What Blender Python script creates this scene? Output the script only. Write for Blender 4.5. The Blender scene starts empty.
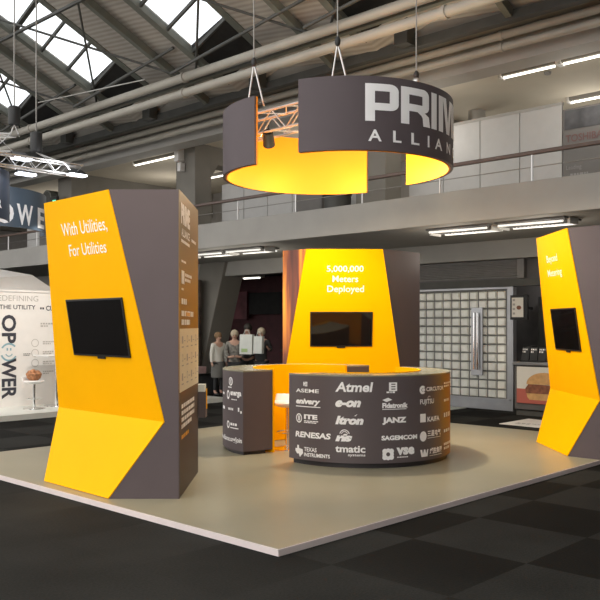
import bpy, bmesh, math, random
from mathutils import Vector, Matrix
random.seed(7)
C = bpy.context.scene.collection
R = math.radians
PI = math.pi
FX, FY = .7230, .6908            # the way the camera looks, in hall axes

def fwd(lat, dep, z=0):          # a place given as steps right / steps ahead of the viewer
    return Vector((FX*dep + FY*lat, FY*dep - FX*lat, z))

# ------------------------------------------------------------------ materials
def nodes(m):
    m.use_nodes = True
    return m.node_tree.nodes, m.node_tree.links

def mat(name, col, rough=.6, metal=0, var=.08, scale=6, spec=.5, emit=None, es=0, bump=0, col2=None, stretch=None):
    m = bpy.data.materials.new(name); N, L = nodes(m)
    b = N['Principled BSDF']
    b.inputs['Roughness'].default_value = rough; b.inputs['Metallic'].default_value = metal
    b.inputs['Specular IOR Level'].default_value = spec
    tc = N.new('ShaderNodeTexCoord'); mp = N.new('ShaderNodeMapping'); nz = N.new('ShaderNodeTexNoise')
    nz.inputs['Scale'].default_value = scale; nz.inputs['Detail'].default_value = 4
    if stretch: mp.inputs['Scale'].default_value = stretch
    L.new(tc.outputs['Object'], mp.inputs['Vector']); L.new(mp.outputs['Vector'], nz.inputs['Vector'])
    r = N.new('ShaderNodeValToRGB')
    c = Vector(col)
    a = c*(1-var); d = Vector(col2) if col2 else c*(1+var)
    r.color_ramp.elements[0].color = (*a, 1); r.color_ramp.elements[1].color = (*[min(1, v) for v in d], 1)
    r.color_ramp.elements[0].position = .3; r.color_ramp.elements[1].position = .7
    L.new(nz.outputs['Fac'], r.inputs['Fac']); L.new(r.outputs['Color'], b.inputs['Base Color'])
    if emit: b.inputs['Emission Color'].default_value = (*emit, 1); b.inputs['Emission Strength'].default_value = es
    if bump:
        bp = N.new('ShaderNodeBump'); bp.inputs['Strength'].default_value = bump; bp.inputs['Distance'].default_value = .01
        L.new(nz.outputs['Fac'], bp.inputs['Height']); L.new(bp.outputs['Normal'], b.inputs['Normal'])
    return m

def zramp(name, stops, lo, hi, rough=.5, axis='Z', spec=.4):
    """printed colour changing along one object axis"""
    m = bpy.data.materials.new(name); N, L = nodes(m); b = N['Principled BSDF']
    b.inputs['Roughness'].default_value = rough; b.inputs['Specular IOR Level'].default_value = spec
    tc = N.new('ShaderNodeTexCoord'); sp = N.new('ShaderNodeSeparateXYZ'); mr = N.new('ShaderNodeMapRange'); r = N.new('ShaderNodeValToRGB')
    mr.inputs['From Min'].default_value = lo; mr.inputs['From Max'].default_value = hi
    L.new(tc.outputs['Object'], sp.inputs[0]); L.new(sp.outputs[axis], mr.inputs['Value']); L.new(mr.outputs[0], r.inputs['Fac'])
    L.new(r.outputs['Color'], b.inputs['Base Color'])
    el = r.color_ramp.elements
    el[0].position = stops[0][0]; el[0].color = (*stops[0][1], 1); el[1].position = stops[-1][0]; el[1].color = (*stops[-1][1], 1)
    for p, c in stops[1:-1]:
        e = el.new(p); e.color = (*c, 1)
    return m

M = {}
M['yellow'] = mat('yellow_laminate', (.97, .46, .0), .5, var=.015, scale=3, spec=.05)
M['dark'] = mat('mauve_brown_laminate', (.108, .086, .092), .55, var=.03, scale=3, spec=.25)
M['darkedge'] = mat('dark_plinth', (.03, .025, .028), .5)
M['wtext'] = mat('white_vinyl', (.97, .95, .95), .5, var=.02)
M['ytext'] = mat('cream_vinyl', (.95, .93, .82), .5, var=.02)
M['otext'] = mat('orange_vinyl', (.85, .40, .02), .5, var=.02)
M['gtext'] = mat('grey_print', (.30, .29, .28), .5, var=.02)
M['navytext'] = mat('navy_print', (.045, .045, .06), .5, var=.02)
M['bluetext'] = mat('pale_blue_print', (.25, .42, .48), .5, var=.02)
M['faint'] = mat('faint_print', (.48, .45, .42), .6, var=.02)
M['screen'] = mat('screen_glass', (.006, .005, .005), .06, var=.1, spec=.5)
M['bezel'] = mat('black_plastic', (.012, .012, .012), .35)
M['platform'] = mat('beige_laminate_deck', (.295, .268, .188), .36, var=.05, scale=1.2, spec=.42, bump=.05)
M['trim'] = mat('pale_edge_trim', (.78, .68, .66), .4, metal=0, var=.04)
M['worktop'] = mat('olive_grey_worktop', (.26, .25, .18), .22, var=.03, spec=.6)
M['concrete'] = mat('painted_concrete', (.37, .355, .33), .75, var=.06, scale=1.5)
M['concrete2'] = mat('grey_painted_concrete', (.22, .205, .18), .8, var=.08, scale=1.5)
M['ceilpaint'] = mat('cream_ceiling_paint', (.62, .56, .46), .8, var=.05, scale=1)
M['wallgrey'] = mat('grey_gallery_wall', (.30, .28, .26), .8, var=.05)
M['panelwhite'] = mat('white_partition', (.50, .49, .475), .6, var=.03)
M['panelgrey'] = mat('grey_partition', (.16, .15, .14), .6, var=.04)
M['pipe'] = mat('beige_painted_pipe', (.36, .335, .29), .5, var=.06, scale=2)
M['steelgreen'] = mat('grey_green_painted_steel', (.13, .135, .115), .6, var=.15, scale=3)
M['steeldark'] = mat('dark_painted_steel', (.06, .06, .055), .6, var=.2, scale=3)
M['black'] = mat('plain_black_board', (.014, .013, .012), .8, var=.3)
M['rail'] = mat('brown_wood_rail', (.10, .06, .045), .4, var=.1, scale=8)
M['alu'] = mat('brushed_aluminium', (.62, .61, .60), .3, metal=.8, var=.05)
M['chrome'] = mat('chrome', (.8, .8, .8), .12, metal=1, var=.02)
M['grout'] = mat('dark_grout', (.13, .13, .125), .6, var=.1)
M['block'] = mat('silvery_glass_block', (.80, .80, .74), .22, var=.14, scale=3.1, spec=.8)
M['steel'] = mat('stainless_steel', (.38, .38, .39), .35, metal=.9, var=.05)
M['louvre'] = mat('grey_louvre', (.20, .19, .185), .6)
M['maroon'] = mat('maroon_wall', (.07, .018, .022), .7, var=.15)
M['maroon2'] = mat('dull_pink_poster', (.16, .05, .06), .6, var=.5, scale=2)
M['kiosk'] = mat('dark_grey_wall', (.09, .085, .085), .6)
M['boothwhite'] = mat('white_booth_wall', (.80, .77, .74), .6, var=.02)
M['boothfloor'] = mat('white_booth_floor', (.72, .73, .68), .3, var=.03)
M['white'] = mat('white_plastic', (.80, .78, .76), .3, var=.02)
M['navy'] = mat('dark_blue_fabric', (.07, .10, .14), .45, var=.06, scale=1.5)
M['navydark'] = mat('deep_navy_fabric', (.018, .028, .05), .45, var=.06)
M['wicker'] = mat('orange_brown_wood', (.45, .20, .09), .7, var=.5, scale=20)
M['jet'] = mat('jet_black_housing', (.004, .004, .004), .7)
M['hoist'] = mat('black_hoist', (.02, .02, .02), .5)
M['tube'] = mat('fluorescent_tube', (.9, .9, .85), .4, emit=(1, .97, .86), es=3.5)
M['tube2'] = mat('dim_fluorescent_tube', (.9, .9, .85), .4, emit=(1, .97, .9), es=.8)
M['lamp'] = mat('lamp_glass', (.9, .9, .9), .3, emit=(.86, .9, 1), es=5)
M['green'] = mat('green_light', (.1, .6, .4), .4, emit=(.1, .9, .5), es=1.2)
M['wire'] = mat('wire_steel', (.30, .29, .27), .4, metal=.6)
M['bread'] = mat('toasted_bun', (.52, .30, .12), .5, var=.2, scale=9)
M['meat'] = mat('brown_patty', (.20, .07, .035), .6, var=.4, scale=14)
M['red'] = mat('brick_red_print', (.40, .10, .075), .5, var=.04)
M['dullred'] = mat('dull_red_print', (.17, .085, .08), .6, var=.04)
M['kioskwall'] = mat('grey_kiosk_wall', (.20, .19, .19), .6)
M['cream'] = mat('cream_print', (.62, .60, .55), .5, var=.02)
M['skin'] = mat('skin', (.50, .30, .22), .55, var=.05)
M['greyhair'] = mat('pale_hair', (.45, .38, .28), .7, var=.25, scale=20)
M['brownhair'] = mat('light_brown_hair', (.20, .12, .06), .7, var=.3, scale=20)
M['blackhair'] = mat('dark_hair', (.02, .015, .012), .6)
M['cardigan'] = mat('off_white_knit', (.62, .60, .54), .8, var=.05)
M['greycloth'] = mat('grey_patterned_cloth', (.20, .19, .17), .85, var=.55, scale=14)
M['darkcloth'] = mat('charcoal_cloth', (.03, .03, .032), .8, var=.2)
M['skirt'] = mat('grey_skirt_cloth', (.13, .125, .115), .85)
M['paper'] = mat('white_paper', (.62, .64, .60), .7, var=.06)
M['palegreen'] = mat('pale_green_print', (.35, .48, .22), .7)
M['blurprint'] = mat('dark_photo_print', (.02, .02, .02), .6, var=.5, scale=2.2, col2=(.12, .12, .13))
M['infog'] = mat('cream_infographic', (.85, .78, .60), .5, var=.02)
M['endprint'] = zramp('brown_to_amber_print', [(0, (.075, .055, .05)), (.30, (.075, .055, .05)), (.38, (.22, .10, .012)), (.62, (.34, .155, .012)), (.82, (.20, .12, .035)), (1, (.22, .16, .085))], .05, 2.97)

# planks of the roof: fine boards across the slope, seams every few metres
def plank_mat():
    m = bpy.data.materials.new('roof_boards'); N, L = nodes(m); b = N['Principled BSDF']
    b.inputs['Roughness'].default_value = .8
    tc = N.new('ShaderNodeTexCoord'); w = N.new('ShaderNodeTexWave'); w.bands_direction = 'X'
    w.inputs['Scale'].default_value = 3.4; w.inputs['Distortion'].default_value = .8; w.inputs['Detail'].default_value = 2
    nz = N.new('ShaderNodeTexNoise'); nz.inputs['Scale'].default_value = 1.4; nz.inputs['Detail'].default_value = 6
    L.new(tc.outputs['Object'], w.inputs['Vector']); L.new(tc.outputs['Object'], nz.inputs['Vector'])
    r = N.new('ShaderNodeValToRGB'); r.color_ramp.elements[0].color = (.29, .265, .235, 1); r.color_ramp.elements[1].color = (.45, .415, .37, 1)
    r.color_ramp.elements[0].position = .25; r.color_ramp.elements[1].position = .75
    mx = N.new('ShaderNodeMix'); mx.inputs[0].default_value = .35
    L.new(nz.outputs['Fac'], mx.inputs[2]); L.new(w.outputs['Fac'], mx.inputs[3])
    L.new(mx.outputs[0], r.inputs['Fac']); L.new(r.outputs['Color'], b.inputs['Base Color'])
    return m
M['planks'] = plank_mat()

def carpet_mat():
    m = bpy.data.materials.new('carpet_tiles'); N, L = nodes(m); b = N['Principled BSDF']
    b.inputs['Roughness'].default_value = .95; b.inputs['Specular IOR Level'].default_value = .15
    tc = N.new('ShaderNodeTexCoord'); mp = N.new('ShaderNodeMapping')
    mp.inputs['Location'].default_value = (-5.35/.985 + .0, -2.88/.985, .5); mp.inputs['Scale'].default_value = (1/.985, 1/.985, .001)
    ck = N.new('ShaderNodeTexChecker'); ck.inputs['Scale'].default_value = 1
    ck.inputs['Color1'].default_value = (0, 0, 0, 1); ck.inputs['Color2'].default_value = (1, 1, 1, 1)
    L.new(tc.outputs['Object'], mp.inputs['Vector']); L.new(mp.outputs['Vector'], ck.inputs['Vector'])
    n1 = N.new('ShaderNodeTexNoise'); n1.inputs['Scale'].default_value = 1.1; n1.inputs['Detail'].default_value = 2
    n2 = N.new('ShaderNodeTexNoise'); n2.inputs['Scale'].default_value = 60; n2.inputs['Detail'].default_value = 3
    L.new(tc.outputs['Object'], n1.inputs['Vector']); L.new(tc.outputs['Object'], n2.inputs['Vector'])
    sp = N.new('ShaderNodeSeparateXYZ'); L.new(tc.outputs['Object'], sp.inputs[0])
    mr = N.new('ShaderNodeMapRange'); mr.interpolation_type = 'SMOOTHSTEP'
    mr.inputs['From Min'].default_value = 3.4; mr.inputs['From Max'].default_value = 5.2; mr.inputs['To Min'].default_value = .08; mr.inputs['To Max'].default_value = 1
    L.new(sp.outputs['X'], mr.inputs['Value'])  # fades tile contrast on one side: pile sheen put into the colour
    mu = N.new('ShaderNodeMath'); mu.operation = 'MULTIPLY'; L.new(ck.outputs['Fac'], mu.inputs[0]); L.new(mr.outputs[0], mu.inputs[1])
    mix = N.new('ShaderNodeMix'); mix.data_type = 'RGBA'
    mix.inputs[7].default_value = (.0065, .006, .005, 1); mix.inputs[6].default_value = (.0205, .0205, .0185, 1)
    L.new(mu.outputs[0], mix.inputs[0])
    ml = N.new('ShaderNodeMix'); ml.data_type = 'RGBA'; ml.blend_type = 'MULTIPLY'; ml.inputs[0].default_value = 1
    rr = N.new('ShaderNodeMapRange'); rr.inputs['To Min'].default_value = -.1; rr.inputs['To Max'].default_value = 2.1
    ad = N.new('ShaderNodeMath'); ad.operation = 'ADD'; L.new(n1.outputs['Fac'], ad.inputs[0]); L.new(n2.outputs['Fac'], ad.inputs[1])
    hf = N.new('ShaderNodeMath'); hf.operation = 'MULTIPLY'; hf.inputs[1].default_value = .5; L.new(ad.outputs[0], hf.inputs[0])
    L.new(hf.outputs[0], rr.inputs['Value']); L.new(mix.outputs[2], ml.inputs[6]); L.new(rr.outputs[0], ml.inputs[7])
    L.new(ml.outputs[2], b.inputs['Base Color'])
    bp = N.new('ShaderNodeBump'); bp.inputs['Strength'].default_value = .5; bp.inputs['Distance'].default_value = .004
    L.new(n2.outputs['Fac'], bp.inputs['Height']); L.new(bp.outputs['Normal'], b.inputs['Normal'])
    return m
M['carpet'] = carpet_mat()

def amber_mat():       # the printed amber streaks on the side of the middle pillar
    m = bpy.data.materials.new('amber_streak_print'); N, L = nodes(m); b = N['Principled BSDF']
    b.inputs['Roughness'].default_value = .4
    tc = N.new('ShaderNodeTexCoord'); mp = N.new('ShaderNodeMapping'); mp.inputs['Rotation'].default_value = (R(16), 0, 0); mp.inputs['Scale'].default_value = (1, 3.2, .28)
    nz = N.new('ShaderNodeTexNoise'); nz.inputs['Scale'].default_value = 1.6; nz.inputs['Detail'].default_value = 3
    r = N.new('ShaderNodeValToRGB'); e = r.color_ramp.elements
    e[0].position = .36; e[0].color = (.07, .022, .015, 1); e[1].position = .74; e[1].color = (.85, .36, .03, 1)
    x = e.new(.50); x.color = (.17, .045, .02, 1); x = e.new(.58); x.color = (.46, .14, .02, 1)
    L.new(tc.outputs['Object'], mp.inputs[0]); L.new(mp.outputs[0], nz.inputs[0]); L.new(nz.outputs['Fac'], r.inputs[0]); L.new(r.outputs[0], b.inputs['Base Color'])
    return m
M['amber'] = amber_mat()

def glass_mat():
    m = bpy.data.materials.new('roof_glass'); N, L = nodes(m); N.remove(N['Principled BSDF'])
    t = N.new('ShaderNodeBsdfTransparent'); t.inputs[0].default_value = (.93, .95, .97, 1)
    g = N.new('ShaderNodeBsdfGlossy'); g.inputs['Roughness'].default_value = .1
    nz = N.new('ShaderNodeTexNoise'); nz.inputs['Scale'].default_value = .8
    mr = N.new('ShaderNodeMapRange'); mr.inputs['To Min'].default_value = .02; mr.inputs['To Max'].default_value = .12
    mx = N.new('ShaderNodeMixShader'); L.new(nz.outputs['Fac'], mr.inputs['Value']); L.new(mr.outputs[0], mx.inputs[0])
    L.new(t.outputs[0], mx.inputs[1]); L.new(g.outputs[0], mx.inputs[2]); L.new(mx.outputs[0], N['Material Output'].inputs[0])
    return m
M['glass'] = glass_mat()

# counter colour: mauve-brown turning amber towards its right end (by angle round the counter)
def counter_colour():
    m = bpy.data.materials.new('mauve_to_amber_colour'); N, L = nodes(m); b = N['Principled BSDF']
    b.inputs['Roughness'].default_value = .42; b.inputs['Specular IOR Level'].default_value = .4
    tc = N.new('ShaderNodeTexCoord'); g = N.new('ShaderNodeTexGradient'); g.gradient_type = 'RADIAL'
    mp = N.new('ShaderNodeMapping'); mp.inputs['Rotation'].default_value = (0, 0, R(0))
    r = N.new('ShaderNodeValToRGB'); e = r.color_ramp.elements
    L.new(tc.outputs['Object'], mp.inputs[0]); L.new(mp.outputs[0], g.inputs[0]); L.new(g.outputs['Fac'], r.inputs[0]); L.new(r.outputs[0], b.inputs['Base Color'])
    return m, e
M['ccolour'], _e = counter_colour()      # radial gradient: angle 180..-180 mapped onto 1..0 -> ends below
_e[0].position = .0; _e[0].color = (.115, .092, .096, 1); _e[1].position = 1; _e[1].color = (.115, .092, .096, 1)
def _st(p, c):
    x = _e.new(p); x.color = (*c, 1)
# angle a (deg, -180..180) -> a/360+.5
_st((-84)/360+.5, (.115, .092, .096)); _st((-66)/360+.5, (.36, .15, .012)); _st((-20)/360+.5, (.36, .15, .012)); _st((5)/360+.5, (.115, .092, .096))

# ------------------------------------------------------------------ mesh helpers
class MB:
    def __init__(s): s.v = []; s.f = []; s.mi = []
    def add(s, vs, fs, k=0):
        n = len(s.v); s.v += [tuple(v) for v in vs]; s.f += [tuple(i+n for i in f) for f in fs]; s.mi += [k]*len(fs); return s
    def box(s, a, b, k=0):
        x0, y0, z0 = [min(a[i], b[i]) for i in range(3)]; x1, y1, z1 = [max(a[i], b[i]) for i in range(3)]
        return s.add([(x0,y0,z0),(x1,y0,z0),(x1,y1,z0),(x0,y1,z0),(x0,y0,z1),(x1,y0,z1),(x1,y1,z1),(x0,y1,z1)],
              [(0,3,2,1),(4,5,6,7),(0,1,5,4),(1,2,6,5),(2,3,7,6),(3,0,4,7)], k)
    def prism(s, poly, vec, k=0):            # planar polygon swept along a vector
        n = len(poly); P = [Vector(p) for p in poly]; V = Vector(vec)
        return s.add(P + [p+V for p in P], [tuple(range(n))[::-1], tuple(range(n, 2*n))] + [(i, (i+1) % n, (i+1) % n+n, i+n) for i in range(n)], k)
    def tube(s, a, b, r, n=10, r2=None, k=0):
        a, b = Vector(a), Vector(b); d = (b-a).normalized(); u = d.orthogonal().normalized(); w = d.cross(u); r2 = r if r2 is None else r2
        vs = [a+(u*math.cos(t)+w*math.sin(t))*r for t in [2*PI*i/n for i in range(n)]] + [b+(u*math.cos(t)+w*math.sin(t))*r2 for t in [2*PI*i/n for i in range(n)]]
        return s.add(vs, [tuple(range(n))[::-1], tuple(range(n, 2*n))] + [(i, (i+1) % n, (i+1) % n+n, i+n) for i in range(n)], k)
    def bar(s, a, b, w, h, k=0):             # rectangular bar from a to b, w wide, h high
        a, b = Vector(a), Vector(b); d = (b-a).normalized(); u = d.cross(Vector((0, 0, 1)))
        if u.length < .01: u = Vector((1, 0, 0))
        u.normalize(); v = u.cross(d); P = [a+u*w/2+v*h/2, a-u*w/2+v*h/2, a-u*w/2-v*h/2, a+u*w/2-v*h/2]
        return s.prism(P, b-a, k)
    def lathe(s, prof, c=(0, 0, 0), n=24, k=0):
        vs = []; 
        for r, z in prof: vs += [(c[0]+r*math.cos(2*PI*i/n), c[1]+r*math.sin(2*PI*i/n), c[2]+z) for i in range(n)]
        fs = [(j*n+i, j*n+(i+1) % n, (j+1)*n+(i+1) % n, (j+1)*n+i) for j in range(len(prof)-1) for i in range(n)]
        fs += [tuple(range(n))[::-1], tuple(range((len(prof)-1)*n, len(prof)*n))]
        return s.add(vs, fs, k)
    def ball(s, c, r, sc=(1, 1, 1), n=14, k=0):
        m = n//2; vs = [(c[0], c[1], c[2]+r*sc[2])]; 
        for j in range(1, m):
            t = PI*j/m; vs += [(c[0]+r*sc[0]*math.sin(t)*math.cos(2*PI*i/n), c[1]+r*sc[1]*math.sin(t)*math.sin(2*PI*i/n), c[2]+r*sc[2]*math.cos(t)) for i in range(n)]
        vs.append((c[0], c[1], c[2]-r*sc[2])); e = len(vs)-1
        fs = [(0, 1+i, 1+(i+1) % n) for i in range(n)] + [(1+j*n+i, 1+(j+1)*n+i, 1+(j+1)*n+(i+1) % n, 1+j*n+(i+1) % n) for j in range(m-2) for i in range(n)]
        fs += [(e, 1+(m-2)*n+(i+1) % n, 1+(m-2)*n+i) for i in range(n)]
        return s.add(vs, fs, k)
    def build(s, name, mats, parent=None, bevel=0, smooth=False, xf=None):
        me = bpy.data.meshes.new(name); me.from_pydata([xf @ Vector(v) for v in s.v] if xf else s.v, [], s.f)
        for m in (mats if isinstance(mats, (list, tuple)) else [mats]): me.materials.append(m)
        for p, k in zip(me.polygons, s.mi): p.material_index = k
        bm = bmesh.new(); bm.from_mesh(me); bmesh.ops.recalc_face_normals(bm, faces=bm.faces)
        bm.to_mesh(me); bm.free()
        if smooth:
            for p in me.polygons: p.use_smooth = True
            me.set_sharp_from_angle(angle=R(40))
        o = bpy.data.objects.new(name, me); C.objects.link(o)
        if parent: o.parent = parent
        if bevel:
            b = o.modifiers.new('bevel', 'BEVEL'); b.width = bevel; b.segments = 2; b.limit_method = 'ANGLE'
        return o

def tag(o, label, cat, group=None, kind=None):
    o['label'] = label; o['category'] = cat
    if group: o['group'] = group
    if kind: o['kind'] = kind
    return o
def struct(o): o['kind'] = 'structure'; return o
def thing(name, label, cat, loc=(0, 0, 0), rz=0, group=None):
    o = bpy.data.objects.new(name, None); C.objects.link(o); o.location = loc; o.rotation_euler = (0, 0, rz); o.empty_display_size = .1
    return tag(o, label, cat, group)
def copy_tree(o, parent=None):
    c = o.copy(); C.objects.link(c)
    if parent: c.parent = parent
    for ch in [x for x in bpy.data.objects if x.parent == o]: copy_tree(ch, c)
    return c

# lettering: flat text mesh, fitted to a box, then bent onto its surface by fn(x, y) -> point
_cache = {}
def text_geo(s, bold=0, shear=0):
    key = (s, bold, shear)
    if key in _cache: return _cache[key]
    cu = bpy.data.curves.new('t', 'FONT'); cu.body = s; cu.size = 1; cu.offset = bold; cu.shear = shear; cu.resolution_u = 3; cu.fill_mode = 'FRONT'
    o = bpy.data.objects.new('t', cu); C.objects.link(o); bpy.context.view_layer.update()
    me = bpy.data.meshes.new_from_object(o.evaluated_get(bpy.context.evaluated_depsgraph_get()))
    vs = [(v.co.x, v.co.y) for v in me.vertices]; fs = [tuple(p.vertices) for p in me.polygons]
    bpy.data.objects.remove(o); bpy.data.curves.remove(cu); bpy.data.meshes.remove(me)
    _cache[key] = (vs, fs); return vs, fs

class Flat:
    """2-D drawing in surface coordinates (x to the right, y up), later laid onto a surface"""
    def __init__(s): s.v = []; s.f = []
    def text(s, t, x, y, w, h, bold=0, shear=0):       # fitted into the box x..x+w, y..y+h
        vs, fs = text_geo(t, bold, shear)
        x0, x1 = min(v[0] for v in vs), max(v[0] for v in vs); y0, y1 = min(v[1] for v in vs), max(v[1] for v in vs)
        n = len(s.v); s.v += [(x+(a-x0)/(x1-x0)*w, y+(b-y0)/(y1-y0)*h) for a, b in vs]; s.f += [tuple(i+n for i in f) for f in fs]; return s
    def poly(s, pts):
        n = len(s.v); s.v += list(pts); s.f.append(tuple(range(n, n+len(pts)))); return s
    def rect(s, x, y, w, h, sh=0): return s.poly([(x, y), (x+w, y), (x+w+sh, y+h), (x+sh, y+h)])
    def disc(s, x, y, r, ry=None, n=20): ry = ry or r; return s.poly([(x+r*math.cos(2*PI*i/n), y+ry*math.sin(2*PI*i/n)) for i in range(n)])
    def ring(s, x, y, r, t, a0=0, a1=360, n=24, ry=None):
        k = ry/r if ry else 1
        for i in range(n):
            p, q = R(a0+(a1-a0)*i/n), R(a0+(a1-a0)*(i+1)/n)
            s.poly([(x+r*math.cos(p), y+k*r*math.sin(p)), (x+r*math.cos(q), y+k*r*math.sin(q)), (x+(r-t)*math.cos(q), y+k*(r-t)*math.sin(q)), (x+(r-t)*math.cos(p), y+k*(r-t)*math.sin(p))])
        return s
    def words(s, x, y, w, h, rows=1, seed=1):          # lines of print too small to read
        rd = random.Random(seed); rh = h/(rows*1.6)
        for r in range(rows):
            X = x; end = x+w*(1 if r < rows-1 else rd.uniform(.55, .9)); yy = y+h-(r+1)*rh*1.6+rh*.4
            while X < end:
                ww = min(rd.uniform(.08, .22)*max(w, .1), end-X); s.rect(X, yy, ww, rh); X += ww+rh*.5
        return s
    def lay(s, name, fn, m, parent=None, step=None, label=None, off=.0):
        me = bpy.data.meshes.new(name); me.from_pydata([(a, b, 0) for a, b in s.v], [], s.f)
        bm = bmesh.new(); bm.from_mesh(me)
        if step:
            x0 = min(v[0] for v in s.v); x1 = max(v[0] for v in s.v); k = 1
            while x0+k*step < x1:
                bmesh.ops.bisect_plane(bm, geom=bm.verts[:]+bm.edges[:]+bm.faces[:], plane_co=(x0+k*step, 0, 0), plane_no=(1, 0, 0)); k += 1
        for v in bm.verts: v.co = fn(v.co.x, v.co.y)
        bm.to_mesh(me); bm.free(); me.materials.append(m)
        o = bpy.data.objects.new(name, me); C.objects.link(o)
        if parent: o.parent = parent
        if label: o['label'] = label
        return o

# ================================================================== THE HALL
struct(MB().box((-8, -8, -.1), (22, 40, 0)).build('floor', M['carpet']))

# --- sloping boarded roof, strips of boards between tilted skylights
def rz(x): return 7.05 + .45*(9.38-x)
Y0 = 14.97; PER = 3.33; XS = 9.38; XT = 2.0; XD = 10.2; DR = .40
for k in range(-5, 7):
    yl = Y0 + PER*k; yh = yl-.98                  # far low edge and near high edge of the skylight
    yn = yl-PER                                    # low edge of the next one
    b = MB()                                       # boards rise gently from one skylight's low edge to the next one's high edge
    b.prism([(XT, yh, rz(XT)-.12), (10.6, yh, rz(10.6)-.12), (10.6, yn, rz(10.6)-DR), (XT, yn, rz(XT)-DR)], (0, 0, .08))
    b.prism([(XD, yl, rz(XD)-DR), (10.6, yl, rz(10.6)-DR), (10.6, yh, rz(10.6)-.12), (XD, yh, rz(XD)-.12)], (0, 0, .08))
    struct(b.build('ceiling', M['planks']))
    xs = XS if k != -2 else 8.3
    d = MB(); d.prism([(xs-.02, yl+.06, rz(xs)-DR), (XD+.1, yl+.06, rz(XD+.1)-DR), (XD+.1, yh-.1, rz(XD+.1)-.02), (xs-.02, yh-.1, rz(xs)-.02)], (0, 0, .08))  # black sheet in place of the dark, unlit opening below each skylight
    struct(d.build('ceiling', M['black']))
    w = MB(); w.prism([(XT, yl, rz(XT)-DR), (xs, yl, rz(xs)-DR), (xs, yh, rz(xs)), (XT, yh, rz(XT))], (0, 0, .02))
    win = struct(w.build('window_%d' % (k+6), M['glass']))
    g = MB()
    n = 13
    for i in range(n+1):
        x = xs-i*(xs-XT)/n
        wd = .045 if i % 4 != 3 else .09
        g.bar((x, yl, rz(x)-DR-.02), (x, yh, rz(x)-.02), wd, .06)
    g.build('glazing_bar', M['steeldark'], win)
    u = MB(); u.prism([(XT, yh, rz(XT)-.16), (XD, yh, rz(XD)-.16), (XD, yh, rz(XD)+.04), (XT, yh, rz(XT)+.04)], (0, -.16, 0))
    u.build('upstand', M['steelgreen'], win)
    s = MB(); s.bar((XT, yl+.06, rz(XT)-DR-.02), (XD, yl+.06, rz(XD)-DR-.02), .14, .12)
    s.build('sill', M['steelgreen'], win)
# steelwork under the boards
for k in range(-5, 6):
    y = Y0-PER*.72+PER*k
    b = MB(); b.bar((XT, y, rz(XT)-.42), (10.5, y, rz(10.5)-.42), .10, .14)
    struct(b.build('ceiling_rafter', M['steelgreen']))
    b = MB(); b.box((10.3, Y0-.75+PER*k, 6.06), (10.5, Y0-.5+PER*k, 6.6))
    struct(b.build('ceiling_bracket', M['steeldark']))
for x, m_, w_, h_ in ((9.75, 'steelgreen', .1, .14), (7.6, 'steeldark', .05, .05), (5.2, 'steelgreen', .1, .14)):
    b = MB(); b.bar((x, -3, rz(x)-.58), (x, 38, rz(x)-.58), w_, h_)
    struct(b.build('ceiling_purlin', M[m_]))
for k in range(-2, 5):                                   # thin wind bracing
    y = Y0+PER*k
    b = MB()
    b.tube((9.7, y-2.6, rz(9.7)-.5), (7.0, y+.2, rz(7.0)-.5), .022, 6); b.tube((7.2, y-2.9, rz(7.2)-.5), (9.7, y+.3, rz(9.7)-.5), .022, 6)
    b.tube((9.2, y+.4, rz(9.2)-.85), (9.2, y-3.0, rz(9.2)-.4), .03, 6)
    struct(b.build('ceiling_brace', M['steeldark']))
# eaves
struct(MB().box((10.5, -3, 6.03), (10.64, 38, 6.17)).build('ceiling_edge_beam', M['steeldark']))
struct(MB().box((10.6, -3, 6.13), (18, 38, 6.4)).build('ceiling_slab', M['concrete2']))

# --- gallery floor, edge and ceiling
struct(MB().box((11.3, -3, 5.72), (11.75, 38, 6.12)).build('ceiling_gallery_beam', M['concrete']))
struct(MB().box((11.5, -3, 5.97), (18.2, 38, 6.1)).build('ceiling_gallery', M['ceilpaint']))
struct(MB().box((11.5, -3, 3.37), (11.66, 38, 3.9)).build('wall_parapet', M['concrete'], bevel=.01))
struct(MB().box((11.66, -3, 3.37), (18.2, 38, 3.55)).build('floor_gallery', M['concrete']))
struct(MB().box((17.4, -3, 3.55), (17.6, 38, 5.97)).build('wall_gallery', M['wallgrey']))
struct(MB().box((14.4, -3, 3.0), (14.75, 38, 3.37)).build('ceiling_lower_beam', M['concrete']))
struct(MB().box((-8, -3.3, 0), (22, -3.1, 7)).build('wall_right_blocker', M['concrete2']))  # unseen wall, put here to cut light on the dark pillar sides
struct(MB().box((-8, 37.8, 0), (22, 38, 8)).build('wall_left', M['wallgrey']))
for i, y in enumerate((9.45, 15.05, 20.5, 26.0, 31.5)):
    b = MB(); b.box((12.2, y, 3.55), (12.7, y+.72, 5.97)); struct(b.build('column', M['concrete2'], bevel=.015))
    p = MB()
    for yy in (y+.05,):
        p.prism([(12.7, yy, 5.97), (12.7, yy, 5.2), (12.95, yy, 5.55), (16.9, yy, 5.55), (17.2, yy, 5.2), (17.4, yy, 5.2), (17.4, yy, 5.97)], (0, .5, 0))
    struct(p.build('portal_beam', M['concrete2']))
# leaning pillars below the gallery
for y in (16.4, 21.9):
    b = MB(); b.prism([(14.3, y+.0, 3.37), (14.3, y+1.02, 3.37), (14.3, y+1.98, 0), (14.3, y+1.12, 0)], (.75, 0, 0))
    struct(b.build('leaning_pillar', M['concrete2'], bevel=.02))
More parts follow.
